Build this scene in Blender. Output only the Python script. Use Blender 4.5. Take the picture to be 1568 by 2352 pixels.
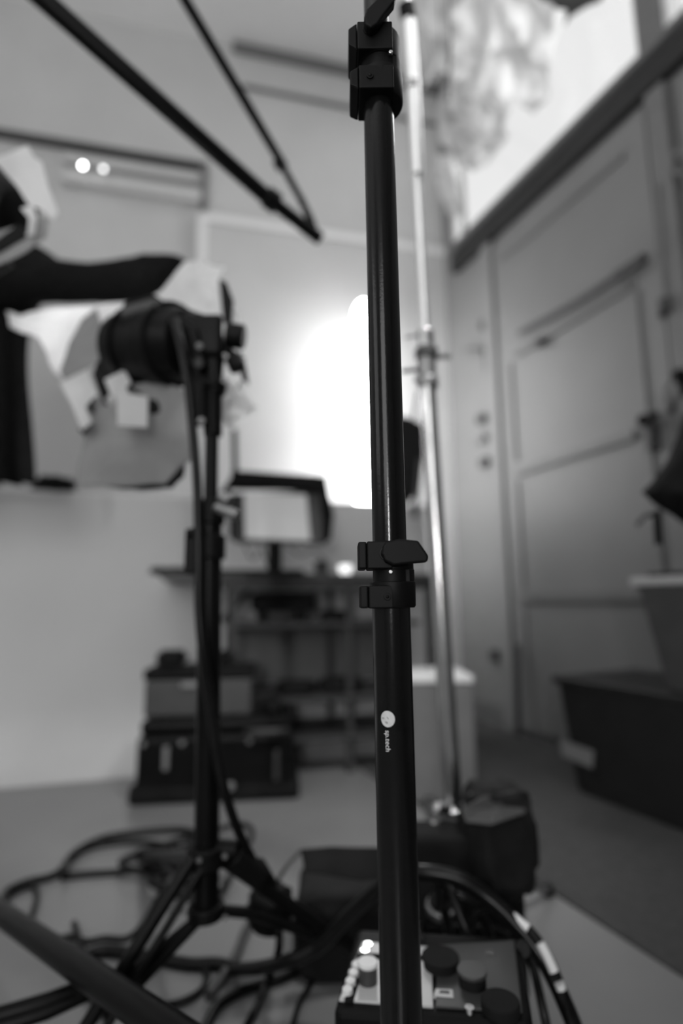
import bpy, bmesh, math, random
from mathutils import Vector, Matrix, noise
random.seed(7)
C = bpy.context.scene.collection
for o in list(bpy.data.objects): bpy.data.objects.remove(o)
# ------------------------------------------------------------------ camera
H = 0.65; FPX = 1300.0
TILT = math.atan(204/1300); ROLL = 0.0094
F = Vector((0, math.cos(TILT), math.sin(TILT)))
R0 = Vector((1,0,0)); U0 = Vector((0,-math.sin(TILT), math.cos(TILT)))
R = R0*math.cos(ROLL) - U0*math.sin(ROLL)
U = U0*math.cos(ROLL) + R0*math.sin(ROLL)
CAM = Vector((0,0,H))
cd = bpy.data.cameras.new('camera'); cam = bpy.data.objects.new('camera', cd); C.objects.link(cam)
m3 = Matrix((R, U, -F)).transposed()
cam.matrix_world = Matrix.Translation(CAM) @ m3.to_4x4()
cd.sensor_fit = 'VERTICAL'; cd.sensor_height = 36; cd.lens = 36*FPX/2352
cd.clip_start = 0.02
cd.dof.use_dof = True; cd.dof.focus_distance = 0.462; cd.dof.aperture_fstop = 1.6
bpy.context.scene.camera = cam
# ------------------------------------------------------------------ world, exposure
sc = bpy.context.scene
sc.view_settings.view_transform = 'Standard'; sc.view_settings.look = 'None'
sc.view_settings.gamma = 1; sc.view_settings.exposure = 0.0
w = bpy.data.worlds.new('world'); sc.world = w; w.use_nodes = True
w.node_tree.nodes['Background'].inputs[0].default_value = (.9,.9,.9,1)
w.node_tree.nodes['Background'].inputs[1].default_value = 1.0
# ------------------------------------------------------------------ pixel -> place
def ray(px, py): return F + R*((px-784)/FPX) + U*((1176-py)/FPX)
def P(px, py, Y): d = ray(px,py); return CAM + d*(Y/d.y)
def G(px, py, z=0.0): d = ray(px,py); return CAM + d*((z-H)/d.z)
def plane(px, py, n, dist): d = ray(px,py); return CAM + d*((dist - n.dot(CAM))/n.dot(d))
def hz(px):                                   # horizontal direction through a column at the horizon
    d = ray(px, 1384); d = Vector((d.x, d.y, 0)); return d.normalized()
WD = hz(230)                                  # along the right wall
WN = Vector((WD.y, -WD.x, 0))
WDIST = WN.dot(G(1209,1684))
def W(px, py, off=0.0): return plane(px, py, WN, WDIST-off)
corner = plane(1052, 1384, WN, WDIST); corner.z = 0
BD = hz(6270)
BN = Vector((-BD.y, BD.x, 0))
BDIST = BN.dot(corner)
def B(px, py, off=0.0): return plane(px, py, BN, BDIST-off)
WANG = math.atan2(WD.y, WD.x); BANG = math.atan2(BD.y, BD.x)
CEIL = B(670,135).z
# ------------------------------------------------------------------ lights
def area(name, loc, target, sx, sy, e, shape='RECTANGLE'):
    l = bpy.data.lights.new(name,'AREA'); l.shape = shape; l.size = sx
    if shape == 'RECTANGLE': l.size_y = sy
    l.energy = e
    o = bpy.data.objects.new(name, l); C.objects.link(o); o.location = loc
    o.rotation_euler = (Vector(target)-Vector(loc)).to_track_quat('-Z','Y').to_euler()
    return o
XL, YR = -2.9, -2.6                            # left wall, rear wall
area('rear_fill', (-.9, YR+.06, 2.0), (-.9, 5, 1.6), 1.6, 1.5, 27)  # fill light added at the unseen rear opening
area('left_fill', (XL+.06, -.6, 2.1), (5, -.2, 1.6), 1.6, 1.3, 7)  # weaker fill added at the unseen left opening
# fill light added behind the camera, aimed at the ceiling
area('bounce_fill', (-1.2,-1.2,2.5), (-1.0,-.6,CEIL), .7, .7, 48)
# daylight entering over the door sill
wc = W(1330,150); wm = Vector((wc.x, wc.y, 3.5))
dl_ = area('daylight_door_window', wm + WN*1.0 + Vector((0,0,.6)), wm - WN*2 - Vector((0,0,.9)), 1.3, .7, 22)
dl_.data.spread = math.radians(90)
ss=bpy.data.lights.new('floor_fill_spot','SPOT'); ss.energy=230; ss.spot_size=math.radians(34); ss.spot_blend=1; ss.shadow_soft_size=.15  # spot added to brighten the middle of the floor
sso=bpy.data.objects.new('floor_fill_spot',ss); C.objects.link(sso); sso.location=(.75,.35,min(3.0,CEIL-.15))
sso.rotation_euler=(G(740,1890)-sso.location).to_track_quat('-Z','Y').to_euler()
# small studio lamp behind the photographer
area('studio_lamp_light', (-.18,-1.6,.93), (0,.4,.72), .03, .30, 11)
# ------------------------------------------------------------------ materials
def mat(name, v, rough=.6, metal=0.0, nz=.06, scale=18, bump=0.0, bscale=120, coat=0, trans=0, emit=0, alpha=1, spec=.5, v2=None):
    m = bpy.data.materials.new(name); m.use_nodes = True
    nt = m.node_tree; b = nt.nodes['Principled BSDF']
    tc = nt.nodes.new('ShaderNodeTexCoord')
    n = nt.nodes.new('ShaderNodeTexNoise'); n.inputs['Scale'].default_value = scale; n.inputs['Detail'].default_value = 4
    nt.links.new(tc.outputs['Object'], n.inputs['Vector'])
    cr = nt.nodes.new('ShaderNodeValToRGB')
    a, c = v*(1-nz), min(1, v*(1+nz)) if v2 is None else v2
    cr.color_ramp.elements[0].color = (a,a,a,1); cr.color_ramp.elements[1].color = (c,c,c,1)
    cr.color_ramp.elements[0].position = .3; cr.color_ramp.elements[1].position = .7
    nt.links.new(n.outputs['Fac'], cr.inputs['Fac']); nt.links.new(cr.outputs['Color'], b.inputs['Base Color'])
    b.inputs['Roughness'].default_value = rough; b.inputs['Metallic'].default_value = metal
    b.inputs['Coat Weight'].default_value = coat; b.inputs['Alpha'].default_value = alpha
    b.inputs['Specular IOR Level'].default_value = spec
    if trans:
        t = nt.nodes.new('ShaderNodeBsdfTranslucent'); t.inputs['Color'].default_value = (v,v,v,1)
        mx = nt.nodes.new('ShaderNodeMixShader'); mx.inputs[0].default_value = trans
        out = nt.nodes['Material Output']
        nt.links.new(b.outputs[0], mx.inputs[1]); nt.links.new(t.outputs[0], mx.inputs[2]); nt.links.new(mx.outputs[0], out.inputs[0])
    if emit:
        b.inputs['Emission Color'].default_value = (1,1,1,1); b.inputs['Emission Strength'].default_value = emit
    if bump:
        n2 = nt.nodes.new('ShaderNodeTexNoise'); n2.inputs['Scale'].default_value = bscale; n2.inputs['Detail'].default_value = 6
        nt.links.new(tc.outputs['Object'], n2.inputs['Vector'])
        bp = nt.nodes.new('ShaderNodeBump'); bp.inputs['Strength'].default_value = bump; bp.inputs['Distance'].default_value = .002
        nt.links.new(n2.outputs['Fac'], bp.inputs['Height']); nt.links.new(bp.outputs[0], b.inputs['Normal'])
    return m
M = {
 'halfwall': mat('white_flat_paint', .74, .8, nz=.03, scale=3, bump=.15, bscale=30),
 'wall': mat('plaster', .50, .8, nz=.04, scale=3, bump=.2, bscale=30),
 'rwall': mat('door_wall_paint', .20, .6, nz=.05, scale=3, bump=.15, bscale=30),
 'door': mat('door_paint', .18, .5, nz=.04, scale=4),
 'trim': mat('trim_paint', .15, .5), 'darktrim': mat('dark_timber', .014, .5),
 'ceil': mat('ceiling_paint', .72, .8, nz=.03, scale=2),
 'cove': mat('painted_floor', .22, .3, nz=.10, scale=2.5, bump=.05, bscale=40, spec=.9),
 'carpet': mat('dark_carpet', .055, .95, nz=.2, scale=60, bump=.6, bscale=400),
 'anod': mat('black_anodised', .005, .17, nz=.2, scale=200, bump=.04, bscale=500, spec=.3),
 'plastic': mat('black_plastic', .004, .5, bump=.02, bscale=900, spec=.14),
 'steel': mat('bright_steel', .75, .2, 1), 'chrome': mat('chrome_tube', .62, .2, 1, nz=.1),
 'satinwhite': mat('glint_white', .8, .25, coat=.5), 'satin': mat('satin_aluminium', .85, .42, .9, nz=.05), 'black': mat('black_metal', .004, .36, nz=.3, spec=.13), 'matte': mat('matte_black', .008, .8, nz=.3, spec=.2),
 'cloth': mat('black_cloth', .009, .95, nz=.4, scale=60, bump=.5, bscale=300, spec=.1),
 'bag': mat('black_nylon', .010, .7, nz=.3, scale=30, bump=.6, bscale=60, spec=.2),
 'rubber': mat('cable_rubber', .005, .28, nz=.3, spec=.22), 'cable2': mat('matte_cable', .014, .5, nz=.3),
 'white': mat('white_enamel', .8, .4), 'paper': mat('diffusion_paper', .85, .7, trans=.5, bump=.3, bscale=25, nz=.05),
 'greypaper': mat('grey_paper', .32, .7, trans=.2, bump=.3, bscale=25, nz=.2, scale=9),
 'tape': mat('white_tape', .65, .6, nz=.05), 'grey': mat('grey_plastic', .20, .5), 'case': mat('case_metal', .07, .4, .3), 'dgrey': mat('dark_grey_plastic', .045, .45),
 'tote': mat('charcoal_tote', .016, .5, nz=.15, spec=.3), 'tote2': mat('grey_tote', .05, .5, nz=.15), 'rim': mat('pale_rim', .42, .4),
 'alu': mat('brushed_aluminium', .30, .35, .8), 'plinth': mat('plinth_paint', .17, .3),
 'board': mat('desk_board', .07, .4, nz=.2), 'screen': mat('monitor_screen', .2, .2, emit=.30, nz=.02),
 'panel': mat('control_panel', .55, .35, nz=.05), 'lantern': mat('lantern_glow', .9, .5, emit=17.0),
 'glow': mat('soft_glow', .9, .4, emit=1.3),
 'bulb': mat('bulb_glow', .9, .3, emit=14), 'bulb2': mat('dim_bulb_glow', .9, .3, emit=4),
 'poly': mat('clear_polythene', .75, .35, trans=.72, nz=.3, scale=5, bump=.6, bscale=20),
 'leather': mat('jacket_cloth', .006, .85, nz=.3, spec=.15), 'ink': mat('printed_white', .75, .5), 'inkb': mat('printed_black', .01, .5),
 'decal': mat('white_decal', .6, .4, nz=.1, scale=300),
}
g = bpy.data.materials.new('window_glass'); g.use_nodes = True
nt = g.node_tree; nt.nodes.remove(nt.nodes['Principled BSDF'])
t = nt.nodes.new('ShaderNodeBsdfTransparent'); gl = nt.nodes.new('ShaderNodeBsdfGlossy'); gl.inputs['Roughness'].default_value=.05
mx = nt.nodes.new('ShaderNodeMixShader'); mx.inputs[0].default_value=.06
nt.links.new(t.outputs[0],mx.inputs[1]); nt.links.new(gl.outputs[0],mx.inputs[2]); nt.links.new(mx.outputs[0], nt.nodes['Material Output'].inputs[0])
M['glass'] = g
# ------------------------------------------------------------------ builders
def link(name, bm, m, parent=None, smooth=True, bevel=0, solid=0, sub=0):
    me = bpy.data.meshes.new(name)
    bmesh.ops.recalc_face_normals(bm, faces=bm.faces)
    if smooth:
        for e_ in bm.edges:
            if len(e_.link_faces)==2 and e_.calc_face_angle(0)>.75: e_.smooth=False
    bm.to_mesh(me); bm.free()
    me.materials.append(M[m] if isinstance(m,str) else m)
    if smooth:
        for p in me.polygons: p.use_smooth = True
    o = bpy.data.objects.new(name, me); C.objects.link(o)
    if parent:
        o.parent = parent
        if not parent.get('_local'): o.matrix_parent_inverse = wmat(parent).inverted()
    if solid:
        s = o.modifiers.new('solid','SOLIDIFY'); s.thickness = solid; s.offset = 0
    if sub:
        s = o.modifiers.new('sub','SUBSURF'); s.levels = sub; s.render_levels = sub
    if bevel:
        b = o.modifiers.new('bevel','BEVEL'); b.width = bevel; b.segments = 3; b.limit_method='ANGLE'; b.angle_limit = math.radians(35)
    return o
def wmat(o):
    return Matrix.LocRotScale(o.location, o.rotation_euler, o.scale)
def tag(o, label, cat, group=None, kind=None):
    o['label'] = label; o['category'] = cat
    if group: o['group'] = group
    if kind: o['kind'] = kind
    return o
def empty(name, loc, label, cat, group=None):
    o = bpy.data.objects.new(name, None); C.objects.link(o); o.location = loc; o.empty_display_size=.05
    return tag(o, label, cat, group)
def struct(o): o['kind'] = 'structure'; return o
def a_box(bm, c, s, rz=0, taper=1.0):
    """box centre c, size s, rotated about z; taper scales the bottom"""
    co, si = math.cos(rz), math.sin(rz); v=[]
    for z in (-.5,.5):
        k = taper if z<0 else 1
        for x,y in ((-.5,-.5),(.5,-.5),(.5,.5),(-.5,.5)):
            X, Y = x*s[0]*k, y*s[1]*k
            v.append(bm.verts.new((c[0]+X*co-Y*si, c[1]+X*si+Y*co, c[2]+z*s[2])))
    for f in ((0,1,2,3),(4,5,6,7),(0,1,5,4),(1,2,6,5),(2,3,7,6),(3,0,4,7)): bm.faces.new([v[i] for i in f])
    return bm
def box(name, c, s, m, parent=None, rz=0, bevel=.002, taper=1.0):
    return link(name, a_box(bmesh.new(), c, s, rz, taper), m, parent, smooth=False, bevel=bevel)
def frame(d):
    d = d.normalized(); a = Vector((0,0,1)) if abs(d.z)<.9 else Vector((1,0,0))
    x = d.cross(a).normalized(); return x, d.cross(x).normalized()
def smoothline(pts, n=8):
    if len(pts)<3: return [Vector(p) for p in pts]
    pts=[Vector(p) for p in pts]; q=[pts[0]*2-pts[1]]+pts+[pts[-1]*2-pts[-2]]; out=[]
    for i in range(1,len(q)-2):
        for k in range(n):
            t=k/n; a,b,c,d=q[i-1],q[i],q[i+1],q[i+2]
            out.append(.5*((2*b)+(c-a)*t+(2*a-5*b+4*c-d)*t*t+(3*b-a-3*c+d)*t**3))
    out.append(pts[-1]); return out
def a_tube(bm, pts, r, seg=14, cap=True, flat=1.0):
    pts=[Vector(p) for p in pts]; rs = r if isinstance(r,(list,tuple)) else [r]*len(pts)
    rings=[]; x=None
    for i,p in enumerate(pts):
        d=(pts[min(i+1,len(pts)-1)]-pts[max(i-1,0)])
        if d.length < 1e-9: d = Vector((0,0,1))
        d.normalize()
        if x is None: x,_=frame(d)
        x=(x-d*x.dot(d)); x = x.normalized() if x.length>1e-6 else frame(d)[0]
        y=d.cross(x)
        rings.append([bm.verts.new(p+(x*math.cos(a)+y*math.sin(a)*flat)*rs[i]) for a in [2*math.pi*k/seg for k in range(seg)]])
    for a,b in zip(rings,rings[1:]):
        for k in range(seg): bm.faces.new((a[k],a[(k+1)%seg],b[(k+1)%seg],b[k]))
    if cap:
        bm.faces.new(rings[0][::-1]); bm.faces.new(rings[-1])
    return bm
def tube(name, pts, r, m, parent=None, seg=16, bevel=0, flat=1.0):
    return link(name, a_tube(bmesh.new(), pts, r, seg, flat=flat), m, parent, bevel=bevel)
def cable(pts, r, label, m='rubber', name='cable', n=8, group=None, cat='cable'):
    L = smoothline(pts, n)
    for p in L:
        if p.z < r: p.z = r
    return tag(tube(name, L, r, m, seg=12), label, cat, group)
def a_prism(bm, pts, dvec):
    a=[bm.verts.new(p) for p in pts]; b=[bm.verts.new(Vector(p)+dvec) for p in pts]; n=len(a)
    bm.faces.new(a); bm.faces.new(b[::-1])
    for i in range(n): bm.faces.new((a[i],b[i],b[(i+1)%n],a[(i+1)%n]))
    return bm
def sheet(name, pts, m, amp=.01, freq=9, cuts=4, solid=.0012, parent=None, seed=0, fold=None):
    """crumpled sheet through outline points; a fan from the middle, subdivided and creased"""
    P3=[Vector(p) for p in pts]; c=sum(P3,Vector())/len(P3)
    bm=bmesh.new(); vs=[bm.verts.new(p) for p in P3]; vc=bm.verts.new(c); n=len(vs)
    for i in range(n): bm.faces.new((vs[i],vs[(i+1)%n],vc))
    for k in range(cuts): bmesh.ops.subdivide_edges(bm, edges=bm.edges[:], cuts=1, use_grid_fill=True)
    N=Vector((0,1,0))
    for v in bm.verts:
        q=v.co*freq+Vector((seed*7.1,seed*3.3,seed))
        k=noise.noise(q)+.5*noise.noise(q*2.3)
        v.co+=Vector((noise.noise(q+Vector((5,0,0)))*.35,1,noise.noise(q+Vector((0,9,0)))*.35))*(k*amp)
    return link(name,bm,m,parent,solid=solid)
def blob(name, c, s, m, parent=None, amp=.15, freq=3, rz=0, seed=0, power=.6):
    """rounded soft box (bags)"""
    bm=bmesh.new(); bmesh.ops.create_icosphere(bm, subdivisions=4, radius=1)
    for v in bm.verts:
        p=v.co.copy(); q=Vector([math.copysign(abs(t)**power,t) for t in p])
        k=1+amp*noise.noise(p*freq+Vector((seed,seed*2,0)))+amp*.4*noise.noise(p*freq*3)
        q=Vector((q.x*s[0]/2,q.y*s[1]/2,q.z*s[2]/2))*k
        co,si=math.cos(rz),math.sin(rz)
        v.co=Vector(c)+Vector((q.x*co-q.y*si,q.x*si+q.y*co,q.z))
    return link(name,bm,m,parent)
def px_m(p): return (p-CAM).dot(F)/FPX       # metres covered by one pixel at p
# ------------------------------------------------------------------ the room
def wallpiece(bm, a, b, z0, z1, n, th=.12):
    pts=[Vector((a.x,a.y,z0)),Vector((b.x,b.y,z0)),Vector((b.x,b.y,z1)),Vector((a.x,a.y,z1))]
    a_prism(bm, pts, n*th)
bl = corner - BD*5.2
rr = corner - WD*8.0
def cross2(p,d,q,e):
    t=((q.x-p.x)*e.y-(q.y-p.y)*e.x)/(d.x*e.y-d.y*e.x); return p+d*t
cR=corner+WN*.12+BN*.12
room=[Vector((XL-.12,YR-.12,0)), cross2(cR,WD,Vector((0,YR-.12,0)),Vector((1,0,0))), cross2(cR,WD,corner+BN*.12,BD), cross2(corner+BN*.12,BD,Vector((XL-.12,0,0)),Vector((0,1,0)))]
bm=bmesh.new(); a_prism(bm,room,Vector((0,0,-.1))); struct(link('floor',bm,'cove',smooth=False))
bm=bmesh.new(); a_prism(bm,[p+Vector((0,0,CEIL)) for p in room],Vector((0,0,.1))); struct(link('ceiling',bm,'ceil',smooth=False))
bm=bmesh.new(); wallpiece(bm, bl, corner+BD*.12, 0, CEIL, BN); struct(link('wall_back',bm,'wall',smooth=False))
def openwall(name, o, d, n, L, holes, m, th=.12):
    bm=bmesh.new(); xs=0
    for (s0,s1,z0,z1) in holes:
        if s0>xs: wallpiece(bm,o+d*xs,o+d*s0,0,CEIL,n,th)
        wallpiece(bm,o+d*s0,o+d*s1,0,z0,n,th); wallpiece(bm,o+d*s0,o+d*s1,z1,CEIL,n,th); xs=s1
    wallpiece(bm,o+d*xs,o+d*L,0,CEIL,n,th)
    return struct(link(name,bm,m,smooth=False))
# right wall: s measured from the corner towards the camera
def sW(p): return (p-corner).dot(-WD)
SILL = W(1300,324).z
sA = .10; sB = sW(W(1489,200)); sC = sW(W(1530,150)); sD = sC+1.3
WTOP = 4.15 if CEIL>4.3 else CEIL-.15
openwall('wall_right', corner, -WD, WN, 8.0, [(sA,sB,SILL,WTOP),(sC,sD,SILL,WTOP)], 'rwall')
def window(name, a, b, z0, z1, d, n, depth=.05, mull=0):
    e=bmesh.new()
    A=corner-WD*a if d is None else a; Bq=corner-WD*b if d is None else b
    L=(Bq-A); Lh=L.normalized()
    def bar(p,q,za,zb): wallpiece(e,p,q,za,zb,n,depth)
    t=.035
    bar(A,Bq,z0,z0+t); bar(A,Bq,z1-t,z1); bar(A,A+Lh*t,z0+t,z1-t); bar(Bq-Lh*t,Bq,z0+t,z1-t)
    for k in range(mull):
        p=A+L*((k+1)/(mull+1)); bar(p-Lh*.012,p+Lh*.012,z0+t,z1-t)
    o=struct(link(name,e,'white',smooth=False,bevel=.004)); 
    gpane=bmesh.new(); wallpiece(gpane,A+Lh*t+n*.02,Bq-Lh*t+n*.02,z0+t,z1-t,n,.004)
    link('window_pane',gpane,'glass',o,smooth=False)
    return o
window('window_1', sA, sB, SILL, WTOP, None, WN)
window('window_2', sC, sD, SILL, WTOP, None, WN)
# sill: pale ledge board and the dark timber band below it
def wbar(bm, p, q, z0, z1, out, base=0.0):
    """bar on the right wall from s=p to s=q standing out into the room"""
    A=corner-WD*p-WN*base; Bq=corner-WD*q-WN*base
    wallpiece(bm,A,Bq,z0,z1,-WN,out)
bm=bmesh.new(); wbar(bm,.12,6,SILL-.03,SILL,.06); struct(link('trim_1',bm,'trim',smooth=False,bevel=.004))
bm=bmesh.new(); wbar(bm,.14,6,SILL-.17,SILL-.06,.05); struct(link('trim_2',bm,'darktrim',smooth=False,bevel=.006))
# posts between panes
bm=bmesh.new(); wbar(bm,sB-.01,sC+.01,SILL,WTOP,.03); struct(link('trim_3',bm,'trim',smooth=False,bevel=.004))
# door and frame on the right wall
dA = sW(W(1190,1384)); dB = sW(W(1506,400)); DZ0=.03; DZ1=SILL-.22
dr=empty('door_1', corner-WD*dA, 'x','x'); del dr['label']; del dr['category']; dr['kind']='structure'
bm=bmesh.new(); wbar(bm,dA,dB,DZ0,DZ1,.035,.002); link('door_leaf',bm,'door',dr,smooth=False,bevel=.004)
def zW(px,py): return W(px,py).z
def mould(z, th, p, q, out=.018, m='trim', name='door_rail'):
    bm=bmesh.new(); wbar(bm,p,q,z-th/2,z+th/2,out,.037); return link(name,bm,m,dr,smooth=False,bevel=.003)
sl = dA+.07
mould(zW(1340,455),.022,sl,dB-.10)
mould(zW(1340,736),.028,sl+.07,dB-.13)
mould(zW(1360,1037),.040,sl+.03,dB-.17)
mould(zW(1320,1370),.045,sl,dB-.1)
for z0,z1 in ((zW(1340,1037)+.05, zW(1340,736)-.03),(zW(1320,1370)+.04,zW(1360,1037)-.04),(.2,zW(1320,1370)-.04)):
    bm=bmesh.new(); wbar(bm,sl+.01,sl+.03,z0,z1,.012,.037); link('door_rail',bm,'door',dr,smooth=False,bevel=.003)
    bm=bmesh.new(); wbar(bm,dB-.12,dB-.10,z0,z1,.012,.037); link('door_rail',bm,'door',dr,smooth=False,bevel=.003)
# slanting dark bars in place of the shade along the door mouldings
tube('shade_bar',[W(1192,765,.06),W(1330,690,.07),W(1425,628,.08)],.013,'dgrey',dr)
tube('shade_bar',[W(1415,634,.08),W(1480,592,.09)],.021,'dgrey',dr)
tube('shade_bar',[W(1232,790,.05),W(1244,784,.07)],.020,'dgrey',dr)
# lock, lever, bolt
hp=W(1478,965,.045)
tube('door_handle',[W(1478,965,.04),W(1478,965,.11)],.024,'black',dr)
tube('door_handle',smoothline([W(1470,968,.10),W(1492,958,.11),W(1508,952,.11)],4),.013,'black',dr)
box('lock_case',W(1498,1005,.06),(.03,.05,.10),'dgrey',dr,rz=WANG,bevel=.006)
tube('door_bolt',[W(1508,430,.05),W(1527,690,.05)],.012,'trim',dr)
tube('door_bolt',[W(1526,690,.05),W(1528,722,.06)],.024,'dgrey',dr)
# frame
bm=bmesh.new(); wbar(bm,dA-.10,dA-.015,0,DZ1+.03,.05); struct(link('trim_4',bm,'rwall',smooth=False,bevel=.006))
bm=bmesh.new(); wbar(bm,dB+.015,dB+.10,0,DZ1+.03,.05); struct(link('trim_5',bm,'trim',smooth=False,bevel=.006))
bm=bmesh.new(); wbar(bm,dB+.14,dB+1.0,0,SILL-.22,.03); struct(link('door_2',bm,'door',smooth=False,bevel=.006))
bm=bmesh.new(); wbar(bm,.12,dA-.12,0,.11,.02); struct(link('baseboard_right',bm,'trim',smooth=False,bevel=.004))
# left and rear walls, out of view; their windows are added for fill light
Y2=5.0
openwall('wall_left', Vector((XL,YR,0)), Vector((0,1,0)), Vector((-1,0,0)), 7.2, [(1.2,2.8,1.4,2.8)],'wall')
openwall('wall_front', Vector((XL,YR,0)), Vector((1,0,0)), Vector((0,-1,0)), 8.5, [(1.2,2.8,1.2,2.8)],'wall')
window('added_window_3', Vector((XL,YR+1.2,0)), Vector((XL,YR+2.8,0)), 1.4, 2.8, 1, Vector((-1,0,0)), mull=1)
window('added_window_4', Vector((XL+1.2,YR,0)), Vector((XL+2.8,YR,0)), 1.2, 2.8, 1, Vector((0,-1,0)), mull=1)
# cornice on the back wall
def bbar(bm, p, q, out, base=0.0):
    """bar on the back wall between image points of its lower left and upper right"""
    A=B(*p); Bq=B(*q); z0,z1=A.z,Bq.z; A=Vector((A.x,A.y,0))-BN*base; Bq=Vector((Bq.x,Bq.y,0))-BN*base
    wallpiece(bm,A,Bq,z0,z1,-BN,out)
def bbarz(bm,pxa,pxb,z0,z1,out,base=0.0):
    A=B(pxa,700);Bq=B(pxb,700);A.z=Bq.z=0
    wallpiece(bm,A-BN*base,Bq-BN*base,z0,z1,-BN,out)
bm=bmesh.new(); bbarz(bm,520,1040,CEIL-.055,CEIL-.005,.05); bbarz(bm,545,1040,CEIL-.30,CEIL-.28,.03); struct(link('trim_6',bm,'trim',smooth=False,bevel=.01))
# high boxed frame on the back wall at left
zt=B(300,366).z
fr=empty('wall_shelf', B(460,440), 'long pale boxed shelf high on the back wall below dark rail','shelf')
bm=bmesh.new(); bbarz(bm,-200,468,zt-.01,zt+.025,.05,.0); link('rail',bm,'dgrey',fr,smooth=False,bevel=.006)
bm=bmesh.new(); bbarz(bm,125,455,zt-.11,zt-.06,.05); bbarz(bm,125,455,zt-.24,zt-.17,.06); link('slat',bm,'wall',fr,smooth=False,bevel=.004)
bm=bmesh.new(); bbarz(bm,452,468,zt-.26,zt-.01,.06); link('bracket',bm,'trim',fr,smooth=False,bevel=.004)
bm=bmesh.new(); bbarz(bm,448,470,zt-.75,zt-.30,.03); link('upright',bm,'ceil',fr,smooth=False,bevel=.004)
bm=bmesh.new(); bbarz(bm,470,1045,zt-.33,zt-.28,.015); struct(link('trim_7',bm,'ceil',smooth=False,bevel=.004))
for i,(x,y,r,m,l) in enumerate(((190,380,.012,'bulb','bright round bulb under the high wall shelf, left of two'),(237,388,.011,'bulb2','dim round bulb under the high wall shelf, right of two'))):
    p=B(x,y,.16)
    bm=bmesh.new(); bmesh.ops.create_uvsphere(bm,u_segments=16,v_segments=10,radius=r,matrix=Matrix.Translation(p))
    o=tag(link('bulb',bm,m),l,'light bulb','bulbs below the high wall shelf')
    tube('bulb_socket',[p+Vector((0,0,r*.7)),p+BN*.04+Vector((0,0,.03)),p+BN*.08+Vector((0,0,.05))],.007,'dgrey',o)
# ------------------------------------------------------------------ half wall in front of the back wall
hA=P(-60,1120,2.27); hA=P(0,1121,2.31); hB=P(850,1156,2.76)
hz_=(hA.z+hB.z)/2; HD=(hB-hA); HD.z=0; HD.normalize(); HN=Vector((-HD.y,HD.x,0))
a=Vector((hA.x,hA.y,0))-HD*1.2; b=Vector((hB.x,hB.y,0))+HD*.30
bm=bmesh.new(); wallpiece(bm,a,b,0,hz_,HN,.10); 
hw=struct(link('wall_partition',bm,'halfwall',smooth=False,bevel=.008))
# curved cove at its foot
bm=bmesh.new(); n=10; r=.22; prev=None
for k in range(n+1):
    t=math.pi/2*k/n; off=r*(1-math.sin(t)); z=r*(1-math.cos(t))
    v0=bm.verts.new(a-HN*off+Vector((0,0,z+.001))); v1=bm.verts.new(b-HN*off+Vector((0,0,z+.001)))
    if prev: bm.faces.new((prev[0],prev[1],v1,v0))
    prev=(v0,v1)
struct(link('trim_8',bm,'halfwall'))
# tall glowing lantern lamp standing behind the half wall
lp=P(842,1100,2.98); lb=Vector((lp.x,lp.y,0)); ltop=P(830,694,lp.y).z
lan=empty('lantern_lamp',lb,'tall blown-out white glowing lantern lamp behind the half wall and the foreground stand','lamp')
bm=bmesh.new(); rr_=.065; prof=[(1.0,.06),(1.02,rr_),(ltop-.12,rr_),(ltop-.06,rr_*.88),(ltop-.02,rr_*.6),(ltop,.02)]
rings=[[bm.verts.new(lb+Vector((r*math.cos(2*math.pi*i/32),r*math.sin(2*math.pi*i/32),z))) for i in range(32)] for z,r in prof]
for A_,B_ in zip(rings,rings[1:]):
    for i in range(32): bm.faces.new((A_[i],A_[(i+1)%32],B_[(i+1)%32],B_[i]))
link('lamp_shade',bm,'lantern',lan)
tube('pole',[lb+Vector((0,0,.01)),lb+Vector((0,0,1.01))],.014,'black',lan)
tube('base_plate',[lb+Vector((0,0,.001)),lb+Vector((0,0,.015))],.085,'black',lan,seg=32)
# dark carpet, its edge running parallel to the door wall
e0=G(744,1712); e1=G(1255,2043); ed=(e1-e0).normalized()
p0=e0-ed*.02; p1=e1+ed*3.2
nn=Vector((ed.y,-ed.x,0)); nn = nn if nn.x>0 else -nn
wo=corner-WN*.03
q1=cross2(p1,nn,wo,WD); hq=Vector((b.x,b.y,0))-HN*.02; bo_=corner-BN*.02
q2=cross2(wo,WD,bo_,BD); hq2=cross2(Vector((b.x+.02,b.y,0)),HN,bo_,BD); q3=hq+HD*.02
p0=cross2(p0,ed,Vector((a.x,a.y,0))-HN*.24,HD)
q3b=Vector((b.x,b.y,0))-HN*.24+HD*.02
bm=bmesh.new(); a_prism(bm,[p0,p1,q1,q2,hq2,q3b],Vector((0,0,.007)))
tag(link('carpet',bm,'carpet',smooth=False),'dark flat carpet covering the floor between white painted floor and the door wall','carpet')
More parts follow.
